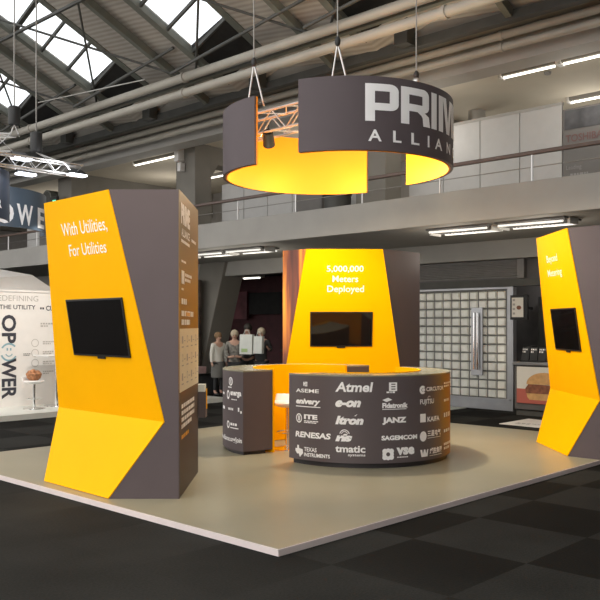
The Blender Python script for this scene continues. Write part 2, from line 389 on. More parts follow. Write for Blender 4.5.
# far recess under the gallery: maroon wall, black fascia
struct(MB().box((18.6, 12.9, 0), (18.8, 38, 3.37)).build('wall_far', M['maroon']))
struct(MB().box((18.4, 12.9, 2.05), (18.6, 20.5, 2.75)).build('trim_1', M['black']))
struct(MB().box((14.75, 12.7, 0), (18.8, 12.9, 3.37)).build('wall_side', M['kiosk']))
struct(MB().box((14.85, 12.9, 3.28), (18.6, 38, 3.37)).build('ceiling_far', M['black']))
for y, z0, z1, w in ((19.9, 1.9, 2.8, .8), (14.6, 2.1, 2.75, .5), (16.0, 2.1, 2.75, .4)):
    tag(MB().box((18.3, y, z0), (18.38, y+w, z1)).build('wall_poster', M['maroon2']), 'dull pink poster hung high on the maroon wall, %s' % ('left of the leaning pillar' if y > 19 else 'nearest the yellow pillar' if y < 15 else 'just left of the other right-hand one'), 'poster')

# door wall
wb = MB(); wb.box((14.7, 8.25, 2.45), (14.9, 12.9, 3.0)); wb.box((14.7, 10.9, 0), (14.9, 12.9, 2.45)); wb.box((14.7, -3, 2.5), (14.9, 8.25, 3.0))
struct(wb.build('wall_back', M['kiosk']))
struct(MB().box((16.6, -3, 0), (16.8, 12.7, 3.37)).build('wall_kiosk', M['kioskwall']))
struct(MB().box((14.52, 5.0, 2.46), (14.7, 12.0, 2.60)).build('trim_2', M['steeldark']))
lv = MB()
for i in range(9): lv.box((14.6, 8.05, 2.68+i*.035), (14.69, 12.0, 2.70+i*.035))
lv.box((14.69, 8.0, 2.64), (14.7, 12.0, 3.0)); lv.box((14.58, 7.9, 2.62), (14.7, 8.05, 3.0))
tag(lv.build('ventilation_grille', M['louvre']), 'long grey louvred ventilation grille above the glass block doors', 'grille')

# glass-block sliding doors
door = bpy.data.objects.new('door_1', None); C.objects.link(door); door.location = (14.62, 8.2, 0); struct(door)
yy0, yy1, zz0, zz1 = .06, 2.72, .22, 2.42
g = MB().box((.03, yy0, zz0), (.07, yy1, zz1)).build('door_leaf', M['grout'], door)
bl = MB(); ny, nz_ = 12, 12
for i in range(ny):
    for j in range(nz_):
        y0 = yy0+.07+i*(yy1-yy0-.1)/ny; z0 = zz0+.02+j*(zz1-zz0-.04)/nz_; w = (yy1-yy0-.1)/ny-.025; h = (zz1-zz0-.04)/nz_-.025
        bl.add([(.03, y0, z0), (.03, y0+w, z0), (.03, y0+w, z0+h), (.03, y0, z0+h), (.0, y0+.018, z0+.018), (.0, y0+w-.018, z0+.018), (.0, y0+w-.018, z0+h-.018), (.0, y0+.018, z0+h-.018)],
               [(4, 5, 6, 7), (0, 1, 5, 4), (1, 2, 6, 5), (2, 3, 7, 6), (3, 0, 4, 7)])
bl.build('glass_blocks', M['block'], g)
fr = MB(); fr.box((-.03, -.06, .0), (.1, .07, 2.46)); fr.box((-.03, yy1, 0), (.1, yy1+.08, 2.46)); fr.box((-.02, 0, 2.42), (.1, yy1, 2.47)); fr.build('door_frame', M['steel'], door)
MB().box((-.02, .07, .0), (.06, yy1, .20)).build('kick_plate', M['steel'], door)
MB().box((-.06, .0, .2), (.02, yy1, .235)).build('threshold_rail', M['steel'], door)
h = MB(); h.box((-.05, .62, .68), (-.02, .88, 2.05)); h.build('push_plate', M['steel'], door)
h = MB(); h.tube((-.1, .71, .8), (-.1, .71, 1.95), .018); h.tube((-.1, .79, .8), (-.1, .79, 1.95), .018)
for y in (.71, .79):
    for z in (.9, 1.85): h.tube((-.1, y, z), (-.03, y, z), .012)
h.build('door_handle', M['chrome'], door)

# kiosk counter with burger poster
k = thing('kiosk_counter', 'dark serving counter with steel top and burger poster beside the glass block doors', 'counter', (14.0, 6.0, 0))
MB().box((.04, -2.5, .12), (.7, 1.8, .95)).build('body', M['kiosk'], k)
MB().box((.1, -2.5, 0), (.7, 1.8, .12)).build('plinth', M['steeldark'], k)
MB().box((-.02, -2.5, .95), (.76, 1.83, 1.01)).build('steel_top', M['steel'], k, bevel=.008)
ps = MB().box((.01, .75, .24), (.038, 1.74, .92)).build('poster', M['cream'], k)
def kp(off): return lambda x, y: Vector((off, 1.74-x, .24+y))
Flat().rect(0, 0, .99, .27).lay('red_band', kp(.006), M['red'], ps)
f = Flat(); f.poly([(.20+.36*(1-math.cos(t)), .36+.22*math.sin(t)) for t in [PI*i/16 for i in range(17)]]); f.poly([(.22, .12), (.26, .07), (.84, .07), (.9, .12), (.91, .2), (.2, .2)])
f.lay('bun_picture', kp(.004), M['bread'], ps)
f = Flat(); f.poly([(.19, .19), (.93, .19), (.95, .27), (.92, .35), (.24, .36), (.18, .28)]); f.lay('patty_picture', kp(.002), M['meat'], ps)
# menu cards on the counter, screen above
t = thing('menu_card_holder', 'black holder with small white-print menu cards on the kiosk counter', 'menu holder', (14.1, 7.2, 1.01))
MB().box((0, -.05, 0), (.12, .52, .03)).build('base', M['bezel'], t)
for i in range(3):
    c = MB().prism([(.0, .01+i*.17, .02), (.0, .16+i*.17, .02), (.06, .16+i*.17, .27), (.06, .01+i*.17, .27)], (.02, 0, 0)).build('menu_card', M['bezel'], t)
    Flat().words(0, 0, .11, .09, 2, 5+i).lay('lettering', (lambda i: lambda x, y: Vector((.028+y*.24, .145+i*.17-x, .16+y)))(i), M['wtext'], c)
t = thing('menu_screen', 'small upright menu screen hanging on the dark wall over the kiosk counter', 'screen', (14.15, 7.60, 1.8))
MB().box((0, .0, 0), (.06, .36, .47)).build('casing', M['bezel'], t, bevel=.006)
s_ = MB().box((-.006, .08, .05), (0, .32, .42)).build('display', M['cream'], t)
Flat().disc(.15, .2, .05, .04).lay('burger_picture', lambda x, y: Vector((-.009, .32-x, .03+y)), M['meat'], s_)
f = Flat()
for i in range(4): f.rect(.02, .06+i*.085, .05, .04)
f.lay('menu_print', lambda x, y: Vector((-.009, .32-x, .04+y)), M['gtext'], s_)
MB().box((.06, .15, .2), (.5, .2, .25)).build('wall_arm', M['bezel'], t)
tag(MB().box((14.35, 7.62, 1.01), (14.6, 7.78, 1.3)).build('cash_register', M['bezel'], bevel=.01), 'black till box standing behind the menu cards on the kiosk counter', 'till')
tag(MB().box((16.15, 7.9, 0), (16.58, 8.42, 2.3)).build('tall_cabinet', M['steeldark'], bevel=.01), 'tall dark steel cabinet against the wall behind the kiosk counter', 'cabinet')

# floor mats seen past the platform
mt = tag(MB().prism([(12.55, 6.5, .0), (12.57, 7.28, .0), (13.6, 7.28, .0), (13.5, 6.7, .0)], (0, 0, .008)).build('floor_mat', M['boothwhite']), 'white printed floor mat on the dark carpet in front of the kiosk', 'floor mat')
Flat().words(0, 0, .5, .16, 2, 3).lay('lettering', lambda x, y: Vector((12.75+y, 7.1-x, .011)), M['gtext'], mt)
tag(MB().box((13.95, 9.15, 0), (14.5, 9.9, .012)).build('floor_mat', M['paper']), 'pale doormat at the foot of the glass block doors', 'floor mat')

# --- gallery railing and partitions
rl = thing('gallery_railing', 'long brown handrail on steel posts along the gallery edge', 'railing', (11.58, 0, 3.9))
MB().bar((0, -3, .44), (0, 37, .44), .07, .06).build('handrail', M['rail'], rl, bevel=.01)
MB().tube((0, -3, .22), (0, 37, .22), .008, 6).build('wire', M['wire'], rl)
i = 0; y = 1.1
while y < 37:
    MB().tube((0, y, -.02), (0, y, .42), .018, 8).build('post', M['alu'], rl); y += 1.68
y = 6.225; wd = .775
while y < 24:
    if (9.2 < y+.4 < 10.0) or (14.4 < y < 15.5) or (10.9 < y+.4 < 12.0): y += wd; continue
    zt = 5.32 if y < 11 else 5.0
    q = MB().box((12.75, y, 3.55), (12.79, y+wd-.02, zt)).build('partition_panel', M['panelwhite'])
    if y < 11: MB().box((12.74, y-.01, zt), (12.8, y+wd-.01, zt+.05)).build('top_rail', M['concrete'], q)
    tag(q, 'plain white partition panel standing behind the gallery railing', 'partition', 'white partition panels on the gallery')
    y += wd
# panel with a sign, right edge
q = thing('printed_panel', 'grey panel with dark photo and red lettering at right end of gallery', 'sign board', (12.74, 6.2, 3.55))
MB().box((0, -1.95, 0), (.05, 0, 1.68)).build('board', M['panelgrey'], q)
MB().box((-.01, -1.9, 1.34), (0, -.03, 1.65)).build('photo_print', M['blurprint'], q)
Flat().text('TOSHIBA', .05, 1.13, .62, .12, .01).lay('lettering', lambda x, y: Vector((-.012, -x, y)), M['dullred'], q)
f = Flat(); f.text('Leading', .06, .66, .26, .09); f.words(.13, .52, .3, .1, 2, 9); f.lay('small_print', lambda x, y: Vector((-.012, -x, y)), M['gtext'], q)
t = tag(MB().tube((14.3, 8.78, 3.55), (14.3, 8.78, 5.97), .17, 20).build('round_duct', M['alu'], smooth=True), 'round metal duct rising behind the white gallery panels', 'duct')
b = thing('waste_bin', 'dark round waste bin behind the gallery railing, under the hanging ring', 'bin', (12.1, 10.55, 3.9-.0))
b.location.z = 3.55
MB().lathe([(.24, 0), (.27, .62), (.25, .66)]).build('body', M['steeldark'], b, smooth=True)
MB().lathe([(.28, .66), (.29, .74), (.2, .80)]).build('lid', M['bezel'], b, smooth=True)
tag(MB().box((12.3, 11.15, 3.55), (12.7, 11.9, 4.75)).build('cabinet', M['panelgrey']), 'dark grey cabinet on the gallery between white panels', 'cabinet')

# --- fluorescent fixtures
def fluo(x, y0, y1, z, label, two=False, w=.18, grp=None):
    t = thing('fluorescent_light', label, 'ceiling light', (x, y0, z), 0, grp); L = y1-y0
    if two:
        MB().box((-w, 0, -.03), (w, L, .0)).build('housing', M['louvre'], t)
        for i_ in (-1, 1): MB().tube((i_*(w-.05), .04, -.07), (i_*(w-.05), L-.04, -.06), .017, 8).build('tube', M['tube2'], t)
        g = MB()
        for j in range(int(L/.07)): g.box((-w+.1, .04+j*.07, -.06), (w-.1, .06+j*.07, -.03))
        g.build('louvre', M['louvre'], t)
    else:
        MB().prism([(-w/2, 0, -.0), (w/2, 0, -.0), (w/2-.03, 0, -.07), (-w/2+.03, 0, -.07)], (0, L, 0)).build('housing', M['concrete2'], t)
        MB().tube((-.04, .05, -.10), (-.04, L-.05, -.10), .02, 8).build('tube', M['tube'], t)
    for yy in (0, L): MB().box((-w/2, yy-.02, -.1), (w/2, yy+.02, 0)).build('end_cap', M['white'], t)
    return t
fluo(12.45, 6.13, 7.15, 5.97, 'fluorescent strip on the gallery ceiling, above the first white panels, left of the frame-edge one')
fluo(12.45, 5.0, 6.08, 5.97, 'fluorescent strip on the gallery ceiling cut by the right frame edge')
fluo(14.7, 5.9, 7.02, 5.97, 'fluorescent strip deeper on the gallery ceiling just above the printed panel')
fluo(12.6, 16.2, 18.0, 5.97, 'fluorescent strip on the gallery ceiling just left of the concrete column')
fluo(15.15, 17.15, 18.15, 5.97, 'short fluorescent strip seen through the portal right of the concrete column')
fluo(12.15, 5.75, 6.95, 3.37, 'twin fluorescent fixture under the gallery edge above the right yellow pillar', True, .3)
fluo(12.15, 7.08, 8.3, 3.37, 'twin fluorescent fixture under the gallery above the glass block doors', True, .3)
fluo(12.25, 12.6, 13.75, 3.37, 'dim twin fluorescent fixture under the gallery left of the middle yellow pillar', True, .3)
fluo(12.25, 13.85, 15.1, 3.37, 'twin fluorescent fixture under the gallery right of the left yellow pillar', True, .3)
fluo(16.8, 17.6, 18.4, 3.2, 'small fluorescent strip in the dark recess above the group of visitors')

# --- pipes under the roof
def pipe(x, z, r, label):
    t = thing('overhead_pipe', label, 'pipe', (x, -3, z))
    MB().tube((0, 0, 0), (0, 41, 0), r, 14).build('pipe_run', M['pipe'], t, smooth=True)
    y = 3.6
    while y < 30:
        MB().tube((0, y, 0), (0, y+.06, 0), r*1.22, 14).build('collar', M['pipe'], t, smooth=True); y += 5.7
pipe(9.5, 6.27, .082, 'uppermost and nearest of the four long beige pipes below the roof')
pipe(9.5, 5.98, .078, 'thick beige pipe directly under the uppermost one')
pipe(11.0, 6.04, .062, 'thinner beige pipe beneath the dark eaves beam')
pipe(11.0, 5.86, .058, 'lowest thin beige pipe, against the concrete gallery beam')

# spotlights/speaker on the column
t = thing('security_camera', 'small white camera box fixed near the top of the concrete column', 'camera', (12.1, 15.5, 5.45))
MB().box((-.1, -.06, .12), (.1, .1, .42)).build('housing', M['white'], t, bevel=.02)
MB().box((-.06, -.1, -.12), (.08, .02, .08)).build('lower_housing', M['white'], t, bevel=.01)

tag(MB().lathe([(.05, 0), (.06, .04), (.03, .05)], c=(12.9, 6.55, 5.92)).build('smoke_detector', M['gtext']), 'small round smoke detector on the gallery ceiling below the left fluorescent strip', 'smoke detector')
tag(MB().tube((8.55, 15.66, 6.3), (9.13, 12.74, 6.3), .012, 6).build('slack_cable', M['wire']), 'thin pale cable strung under the roof above the left pipes', 'cable')

# ================================================================== PLATFORM
pf = thing('display_platform', 'low beige laminate platform with pale edge carrying the yellow pillars and round counter', 'platform', (4.25, 4.28, 0))
MB().box((.03, .03, 0), (7.5, 5.9, .045)).build('deck_core', M['darkedge'], pf)
MB().box((.012, .012, .045), (7.52, 5.92, .052)).build('deck_surface', M['platform'], pf)
e_ = MB(); e_.box((0, 0, 0), (.03, 5.93, .05)); e_.box((.03, 0, 0), (7.5, .03, .05)); e_.box((7.5, 0, 0), (7.53, 5.93, .05)); e_.box((.03, 5.9, 0), (7.5, 5.93, .05))
e_.build('edge_trim', M['trim'], pf)

# ================================================================== PILLARS
ZB = .052; ZK = .78
def pillar(V, ang, cut, ck, W, D, top, label):
    t = thing('display_pillar', label, 'display pillar', (V[0], V[1], 0), R(ang))
    P = {'At': (0, cut, top), 'Bt': (cut, 0, top), 'Ct': (W, 0, top), 'Dt': (W, D, top), 'Et': (0, D, top), 'KL': (0, ck, ZK), 'KR': (ck, 0, ZK),
         'A': (0, cut, ZB), 'B': (cut, 0, ZB), 'C': (W, 0, ZB), 'D': (W, D, ZB), 'E': (0, D, ZB)}
    n = list(P); v = [P[k_] for k_ in n]; ix = {k_: i_ for i_, k_ in enumerate(n)}
    F = [['A', 'KL', 'At', 'Et', 'E'], ['B', 'KR', 'Bt', 'Ct', 'C'][::-1], ['C', 'D', 'Dt', 'Ct'], ['D', 'E', 'Et', 'Dt'], ['At', 'Bt', 'Ct', 'Dt', 'Et'], ['A', 'B', 'C', 'D', 'E'], ['At', 'KL', 'KR', 'Bt'], ['KL', 'A', 'B', 'KR']]
    m = MB(); m.add(v, [tuple(ix[q_] for q_ in f_) for f_ in F]); m.build('body', M['dark'], t)
    s2 = 2**.5
    def panel(a, b, c, d):
        a, b, c, d = map(Vector, (a, b, c, d)); nn = (b-a).cross(d-a).normalized()
        if nn.dot(Vector((-1, -1, 0))) < 0: nn = -nn
        return MB().prism([p+nn*.001 for p in (a, b, c, d)], nn*.011)
    panel(P['At'], P['Bt'], P['KR'], P['KL']).build('upper_panel', M['yellow'], t)
    panel(P['KL'], P['KR'], P['B'], P['A']).build('lower_panel', M['yellow'], t)
    # surface map of the leaning upper panel: s along it (left to right), z height
    k_ = (ck-cut)/(top-ZK)
    nrm = Vector((-1/s2, -1/s2, -(k_/s2))).normalized()
    def S(s, z, off=.016):
        c = cut+(top-z)*k_
        return Vector(((c+s*s2)/2, (c-s*s2)/2, z)) + nrm*off
    return t, S

def television(t, S, label, s0, s1, z0, z1):
    Mx = Matrix.Translation(t.location) @ Matrix.Rotation(t.rotation_euler[2], 4, 'Z')
    o = thing('television', label, 'television', Mx @ S((s0+s1)/2, z0, .0))
    c = o.location
    def W(s, z, off): return Mx @ S(s, z, off) - c
    def slab(a0, a1, b0, b1, f0, f1):
        q = [W(a, b_, f) for f in (f0, f1) for a, b_ in ((a0, b0), (a1, b0), (a1, b1), (a0, b1))]
        return MB().add(q, [(0, 3, 2, 1), (4, 5, 6, 7), (0, 1, 5, 4), (1, 2, 6, 5), (2, 3, 7, 6), (3, 0, 4, 7)])
    slab(s0, s1, z0, z1, .014, .03).build('bezel', M['bezel'], o, bevel=.004)
    slab(s0+.02, s1-.02, z0+.02, z1-.018, .03, .032).build('screen', M['screen'], o)
    m_ = (s0+s1)/2; slab(m_-.07, m_+.07, z0-.025, z0+.005, .014, .028).build('sensor_bar', M['bezel'], o, bevel=.004)
    return o

PL, SL = pillar((3.774, 7.328), -46.31, .88, 1.41, 1.54, 1.43, 2.985, 'left yellow and mauve-brown pillar with screen, nearest the viewer')
PM, SM = pillar((9.67, 8.225), 0, .88, 1.39, 1.90, 1.40, 2.93, 'middle yellow pillar behind the round counter with amber streaked side')
PR, SR = pillar((9.79, 5.58), -90, .88, 1.30, 1.33, 1.5, 2.92, 'right yellow pillar with screen cut by the right frame edge')
television(PL, SL, 'black television on the left pillar nearest the viewer', -.455, .61, 1.385, 1.97)
television(PM, SM, 'black television on the middle pillar above the counter', -.55, .475, 1.35, 1.92)
television(PR, SR, 'black television on the right pillar near the frame edge', -.40, .55, 1.365, 1.925)
def wr(S, off=.014): return lambda x, y: S(x, y, off)
f = Flat(); f.text('With Utilities,', -.34, 2.595, .86, .15, .004); f.text('For Utilities', -.25, 2.405, .70, .12, .004); f.lay('lettering', wr(SL), M['ytext'], PL)
f = Flat(); f.text('5,000,000', -.285, 2.55, .60, .115, .008); f.text('Meters', -.19, 2.40, .42, .105, .008); f.text('Deployed', -.275, 2.205, .60, .14, .008); f.lay('lettering', wr(SM), M['ytext'], PM)
f = Flat(); f.text('Beyond', -.30, 2.52, .42, .125, .004); f.text('Metering', -.33, 2.33, .55, .125, .004); f.lay('lettering', wr(SR), M['ytext'], PR)
# print on the narrow end of the left pillar
W_ = 1.54
eg = MB().box((W_+.001, .0, ZB), (W_+.008, 1.43, 2.985)).build('end_graphic', M['endprint'], PL); eg['label'] = 'brown to amber printed end panel'
def en(off=.011): return lambda x, y: Vector((W_+off, x, y))
f = Flat(); f.text('PRIME', .10, 2.68, .62, .20, .06); f.text('ALLIANCE', .12, 2.56, .58, .08, .03); f.rect(.1, 2.50, .6, .03); f.lay('logo_print', en(), M['wtext'], eg)
f = Flat(); f.words(.85, 2.56, .5, .05, 1, 12); f.words(.12, 2.30, .35, .035, 1, 2); f.rect(.12, 2.10, .2, .13); f.words(.36, 2.12, .5, .10, 2, 4); f.words(.12, 2.03, .25, .035, 1, 4)
f.words(.12, 1.60+.28, .62, .09, 1, 21); f.words(.12, 1.68+.0, .9, .17, 2, 22)
f.lay('small_print', en(), M['wtext'], eg)
f = Flat(); f.words(.45, 1.775, .5, .06, 1, 31); f.lay('orange_print', en(.012), M['otext'], eg)
ig = Flat().rect(.0, 1.055, 1.43, .61).lay('infographic', en(.010), M['infog'], eg)
f = Flat()
for r_ in range(3):
    for c_ in range(4):
        X, Y = .14+c_*.33, 1.13+r_*.18
        f.ring(X+.05, Y+.07, .04, .012, n=10) if (r_+c_) % 2 else f.rect(X, Y+.03, .08, .07)
        f.rect(X-.02, Y-.01, .14, .012); f.rect(X+.14, Y+.05, .1, .01)
f.lay('infographic_print', en(.013), M['faint'], eg)
f = Flat(); f.words(.12, .68, .95, .26, 4, 41); f.lay('small_print', en(), M['wtext'], eg)
f = Flat(); f.words(.12, .58, .9, .06, 1, 43); f.lay('orange_print', en(), M['otext'], eg)
# leaflet holder on the far end
lh = MB(); lh.box((W_-.02, 1.44, .66), (W_+.09, 1.6, .95)); o = lh.build('leaflet_holder', M['dark'], PL)
MB().box((W_-.01, 1.45, .95), (W_+.08, 1.58, 1.03)).build('leaflets', M['paper'], o); MB().box((W_+.091, 1.5, .75), (W_+.095, 1.56, .98)).build('yellow_strip', M['yellow'], o)
# amber side of the middle pillar
am = MB().prism([(-.002, .88, 2.93), (-.002, 1.40, 2.93), (-.002, 1.40, ZB), (-.002, .88, ZB), (-.002, 1.385, ZK)], (-.008, 0, 0)).build('side_graphic', M['amber'], PM)
am['label'] = 'amber and brown streaked side print'

# ================================================================== ROUND COUNTER (two nested arcs)
CC = (8.166, 6.724)
def arcmesh(ro, ri, o0, o1, i0, i1, z0, z1, n=56, ko=0, ki=0, kt=0, ke=0):
    m = MB(); P = []
    for i_ in range(n+1):
        ao = R(o0+(o1-o0)*i_/n); ai = R(i0+(i1-i0)*i_/n)
        P.append(((ro*math.cos(ao), ro*math.sin(ao)), (ri*math.cos(ai), ri*math.sin(ai))))
    v = []
    for (a, b_) in P: v += [(*a, z0), (*a, z1), (*b_, z0), (*b_, z1)]
    fo, fi, ft, fb = [], [], [], []
    for i_ in range(n):
        q = 4*i_; fo.append((q, q+4, q+5, q+1)); fi.append((q+2, q+3, q+7, q+6)); ft.append((q+1, q+5, q+7, q+3)); fb.append((q, q+2, q+6, q+4))
    m.add(v, fo, ko); base = 0
    for fs, k_ in ((fi, ki), (ft, kt), (fb, ke), ([(0, 1, 3, 2), (4*n, 4*n+2, 4*n+3, 4*n+1)], ke)):
        m.f += fs; m.mi += [k_]*len(fs)
    return m
# front-right arc
t = thing('round_counter', 'front curved mauve-brown reception counter covered in rows of white sponsor logos', 'counter', (CC[0], CC[1], 0))
FC = t
arcmesh(1.13, .76, 170, 368.7, 182, 360, .11, 1.105).build('body', M['ccolour'], t, smooth=True)
arcmesh(1.132, .755, 170, 368.7, 182, 360, 1.105, 1.122).build('worktop', M['worktop'], t, smooth=True)
arcmesh(.76, .73, 182, 360, 182, 360, .09, 1.135).build('inner_lining', M['yellow'], t, smooth=True)
arcmesh(1.09, .80, 172, 366, 184, 358, .052, .11).build('plinth', M['darkedge'], t, smooth=True)
# back-left arc, the same curve shifted back and left
CB = (FX*11.16+FY*.085, FY*11.16-FX*.085)
t = thing('round_counter', 'rear curved counter with plain brown end face and yellow inner lining', 'counter', (CB[0], CB[1], 0))
BC = t
arcmesh(1.13, .72, -9.9, 178.5, -9.0, 186, .10, 1.105).build('body', M['dark'], t, smooth=True)
arcmesh(1.132, .715, -9.9, 178.5, -9.0, 186, 1.105, 1.122).build('worktop', M['worktop'], t, smooth=True)
arcmesh(.72, .69, -9.9, 187, -9.9, 187, .06, 1.135).build('inner_lining', M['yellow'], t, smooth=True)
arcmesh(1.09, .80, -7, 176.5, -7, 182, .052, .10).build('plinth', M['darkedge'], t, smooth=True)

def onarc(a0, r):
    return lambda x, y: Vector((r*math.cos(R(a0)+x/r), r*math.sin(R(a0)+x/r), y))
RR = 1.136
def logo(a0, fl, parent=None, r=RR, m='wtext'):
    o = fl.lay('sponsor_logo', onarc(a0, r), M[m], parent or FC, step=.05); return o
rows = [.955, .785, .595, .41, .225]
# column 1
f = Flat(); f.rect(.13, 1.0, .05, .014); f.rect(.12, .985, .015, .045); f.rect(.14, 1.02, .04, .012); f.rect(.14, .98, .04, .012); f.text('ASEME', .0, .905, .34, .045, .02); logo(177, f)
f = Flat(); f.text('enivery', .0, .78-.03, .36, .085, .05, .25); f.rect(.0, .735, .36, .010, .0); logo(177, f)
f = Flat(); f.ring(.05, .60, .048, .012, ry=.055); f.rect(.035, .57, .012, .06); f.rect(.055, .57, .012, .06); f.text('ITE', .13, .595, .19, .055, .05); f.words(.13, .545, .2, .035, 2, 5); logo(177, f)
f = Flat(); f.text('RENESAS', .0, .375, .50, .07, .04, .1); logo(176.5, f)
f = Flat(); f.poly([(.0, .24), (.03, .24), (.03, .28), (.06, .28), (.06, .245), (.12, .235), (.125, .19), (.075, .14), (.055, .18), (.03, .175), (.0, .21)]); f.text('TEXAS', .14, .215, .18, .05, .02); f.text('INSTRUMENTS', .14, .155, .35, .045, .03); logo(176.5, f)
# column 2
f = Flat(); f.text('Atmel', 0, .93, .44, .115, .03, .15); logo(204.5, f)
f = Flat(); f.text('e-on', 0, .755, .30, .08, .06, .3); logo(204.5, f)
f = Flat(); f.text('Itron', 0, .555, .33, .10, .06, .25); f.poly([(.22, .655), (.26, .68), (.24, .655)]); logo(204.5, f)
f = Flat(); f.text('ris', 0, .36, .20, .09, .09, .25); f.ring(.11, .44, .06, .01, 10, 170, 10); f.ring(.11, .44, .04, .008, 10, 170, 10); logo(204.5, f)
f = Flat(); f.text('tmatic', 0, .235, .35, .08, .03); f.text('systems', .15, .185, .20, .035, .02); logo(204.5, f)
# column 3
f = Flat(); f.rect(0, .94, .10, .1); logo(236, f)
f = Flat(); f.rect(.02, .957, .05, .012); f.rect(.02, .985, .05, .012); f.rect(.02, 1.013, .05, .012); logo(236.4, f, r=RR+.002, m='dark')
f = Flat(); f.words(-.02, .91, .17, .03, 1, 8); logo(235.5, f)
f = Flat(); f.poly([(0, .84), (.05, .815), (.12, .84), (.07, .865)]); f.text('Fidatronik', 0, .745, .32, .06, .05); f.rect(0, .728, .3, .008); logo(232, f)
f = Flat(); f.text('JANZ', 0, .555, .30, .085, .06); logo(232, f)
f = Flat(); f.text('SAGEMCOM', 0, .375, .46, .055, .05); logo(231.5, f)
f = Flat(); f.ring(.07, .215, .07, .045, n=8); f.disc(.03, .25, .03); f.disc(.11, .25, .03); f.disc(.03, .18, .03); f.disc(.11, .18, .03); f.text('vse', .17, .20, .24, .09, .05); f.words(.18, .165, .22, .02, 1, 4); logo(232, f)
# column 4
f = Flat(); f.ring(.04, .94, .05, .03, 40, 320); f.rect(.03, .925, .05, .03); f.text('CIRCUTOR', .10, .92, .37, .05, .03); logo(257, f)
f = Flat(); f.text('FUJITSU', 0, .755, .24, .075, .02); f.ring(.15, .84, .025, .006, 20, 250, 10); logo(257, f)
f = Flat(); f.rect(0, .56, .09, .10); f.text('KAIFA', .12, .56, .24, .06, .03); logo(257, f)
f = Flat(); f.disc(.05, .395, .055, .06); f.text('三星电气', .12, .385, .27, .075, .03); f.rect(.12, .365, .27, .006); logo(257, f)
f = Flat(); f.poly([(0, .24), (.03, .24), (.045, .19), (.06, .24), (.085, .24), (.1, .19), (.115, .24), (.135, .24), (.12, .155), (.02, .155)]); f.text('威胜集团', .16, .175, .26, .075, .03); f.rect(.16, .155, .26, .006); logo(257, f)
# column 5 at the turn
for z_, h_, n_ in ((.94, .07, 2), (.76, .05, 1), (.56, .09, 1), (.385, .06, 1), (.18, .10, 2)):
    f = Flat(); f.words(0, z_, .3, h_, n_, int(z_*100)); logo(281.5, f)
# rear counter print, beside its left end (x runs back from the end corner)
BL = lambda x, y: Vector((1.136*math.cos(R(178.5)+x/1.136), 1.136*math.sin(R(178.5)+x/1.136), y))
def blogo(f): f.lay('sponsor_logo', BL, M['wtext'], BC, step=.05)
f = Flat(); f.ring(-.28, .975, .055, .016); f.rect(-.30, .945, .014, .06); f.rect(-.275, .945, .014, .06); f.words(-.36, .885, .17, .025, 1, 3); blogo(f)
f = Flat(); f.ring(-.36, .80, .045, .02, ry=.06); f.text('energa', -.29, .775, .26, .075, .04); f.words(-.26, .735, .16, .02, 1, 6); f.rect(-.62, .79, .1, .03); blogo(f)
f = Flat(); f.words(-.36, .595, .22, .045, 1, 7); f.rect(-.1, .60, .03, .05); f.rect(-.05, .58, .03, .03); f.rect(-.62, .60, .12, .04); blogo(f)
f = Flat(); f.ring(-.36, .415, .045, .02, ry=.05); f.words(-.29, .40, .27, .05, 1, 8); f.rect(-.29, .375, .2, .012); blogo(f)
f = Flat(); f.text('www.prime-alliance.org/join', -1.02, .185, 1.0, .085, .02); blogo(f)

# bar stool in the gap between the two counters, inside
def stool(x, y, z, label, rz=0, k=1):
    t = thing('bar_stool', label, 'stool', (x, y, z), rz); t.scale = (1, 1, k)
    MB().lathe([(.12, .70), (.19, .74), (.20, .77), (.17, .80), (.05, .78)], n=24).build('seat', M['white'], t, smooth=True)
    MB().prism([(-.17, .12, .76), (.17, .12, .76), (.15, .17, .90), (-.15, .17, .90)], (0, .02, 0)).build('backrest', M['white'], t, bevel=.01)
    MB().tube((0, 0, .03), (0, 0, .72), .025, 14).build('gas_column', M['chrome'], t, smooth=True)
    MB().lathe([(.21, 0), (.20, .015), (.05, .04), (.03, .06)]).build('base', M['chrome'], t, smooth=True)
    b = MB()
    for i_ in range(16):
        a, c_ = 2*PI*i_/16, 2*PI*(i_+1)/16; b.tube((.15*math.cos(a), .15*math.sin(a), .28), (.15*math.cos(c_), .15*math.sin(c_), .28), .01, 6)
    b.tube((0, 0, .28), (.15, 0, .28), .01, 6); b.build('foot_ring', M['chrome'], t)
    return t
p = fwd(-.17, 10.95); stool(p.x, p.y, .052, 'white bar stool standing in the gap between the two round counters', rz=R(-46), k=.8)

# ================================================================== HANGING RING
def ring(c, r, a0, a1, label, z0=3.70, z1=4.545):
    t = thing('hanging_sign', label, 'hanging sign', (c[0], c[1], 0))
    arcmesh(r, r-.035, a0, a1, a0, a1, z0, z1, n=64).build('outer_skin', M['dark'], t, smooth=True)
    arcmesh(r-.035, r-.06, a0, a1, a0, a1, z0-.004, z1, n=64).build('inner_lining', M['ringyellow'], t, smooth=True)
    b = MB()
    for z_ in (z0+.12, z1-.12):
        n = 40
        for i_ in range(n):
            a, c_ = R(a0+(a1-a0)*i_/n), R(a0+(a1-a0)*(i_+1)/n); rr = r-.075
            b.tube((rr*math.cos(a), rr*math.sin(a), z_), (rr*math.cos(c_), rr*math.sin(c_), z_), .012, 6)
    return t
M['ringyellow'] = mat('yellow_ring_lining', (.95, .35, .0), .6, var=.015, scale=3)
S2 = fwd(.33, 11.25); S1 = fwd(.6, 10.75)
RB = ring(S2, 1.38, 13, 183.2, 'rear arc of the hanging ring, plain brown outside and bright yellow inside')
RF = ring(S1, 1.38, 197, 360, 'front arc of the hanging ring with large white lettering')
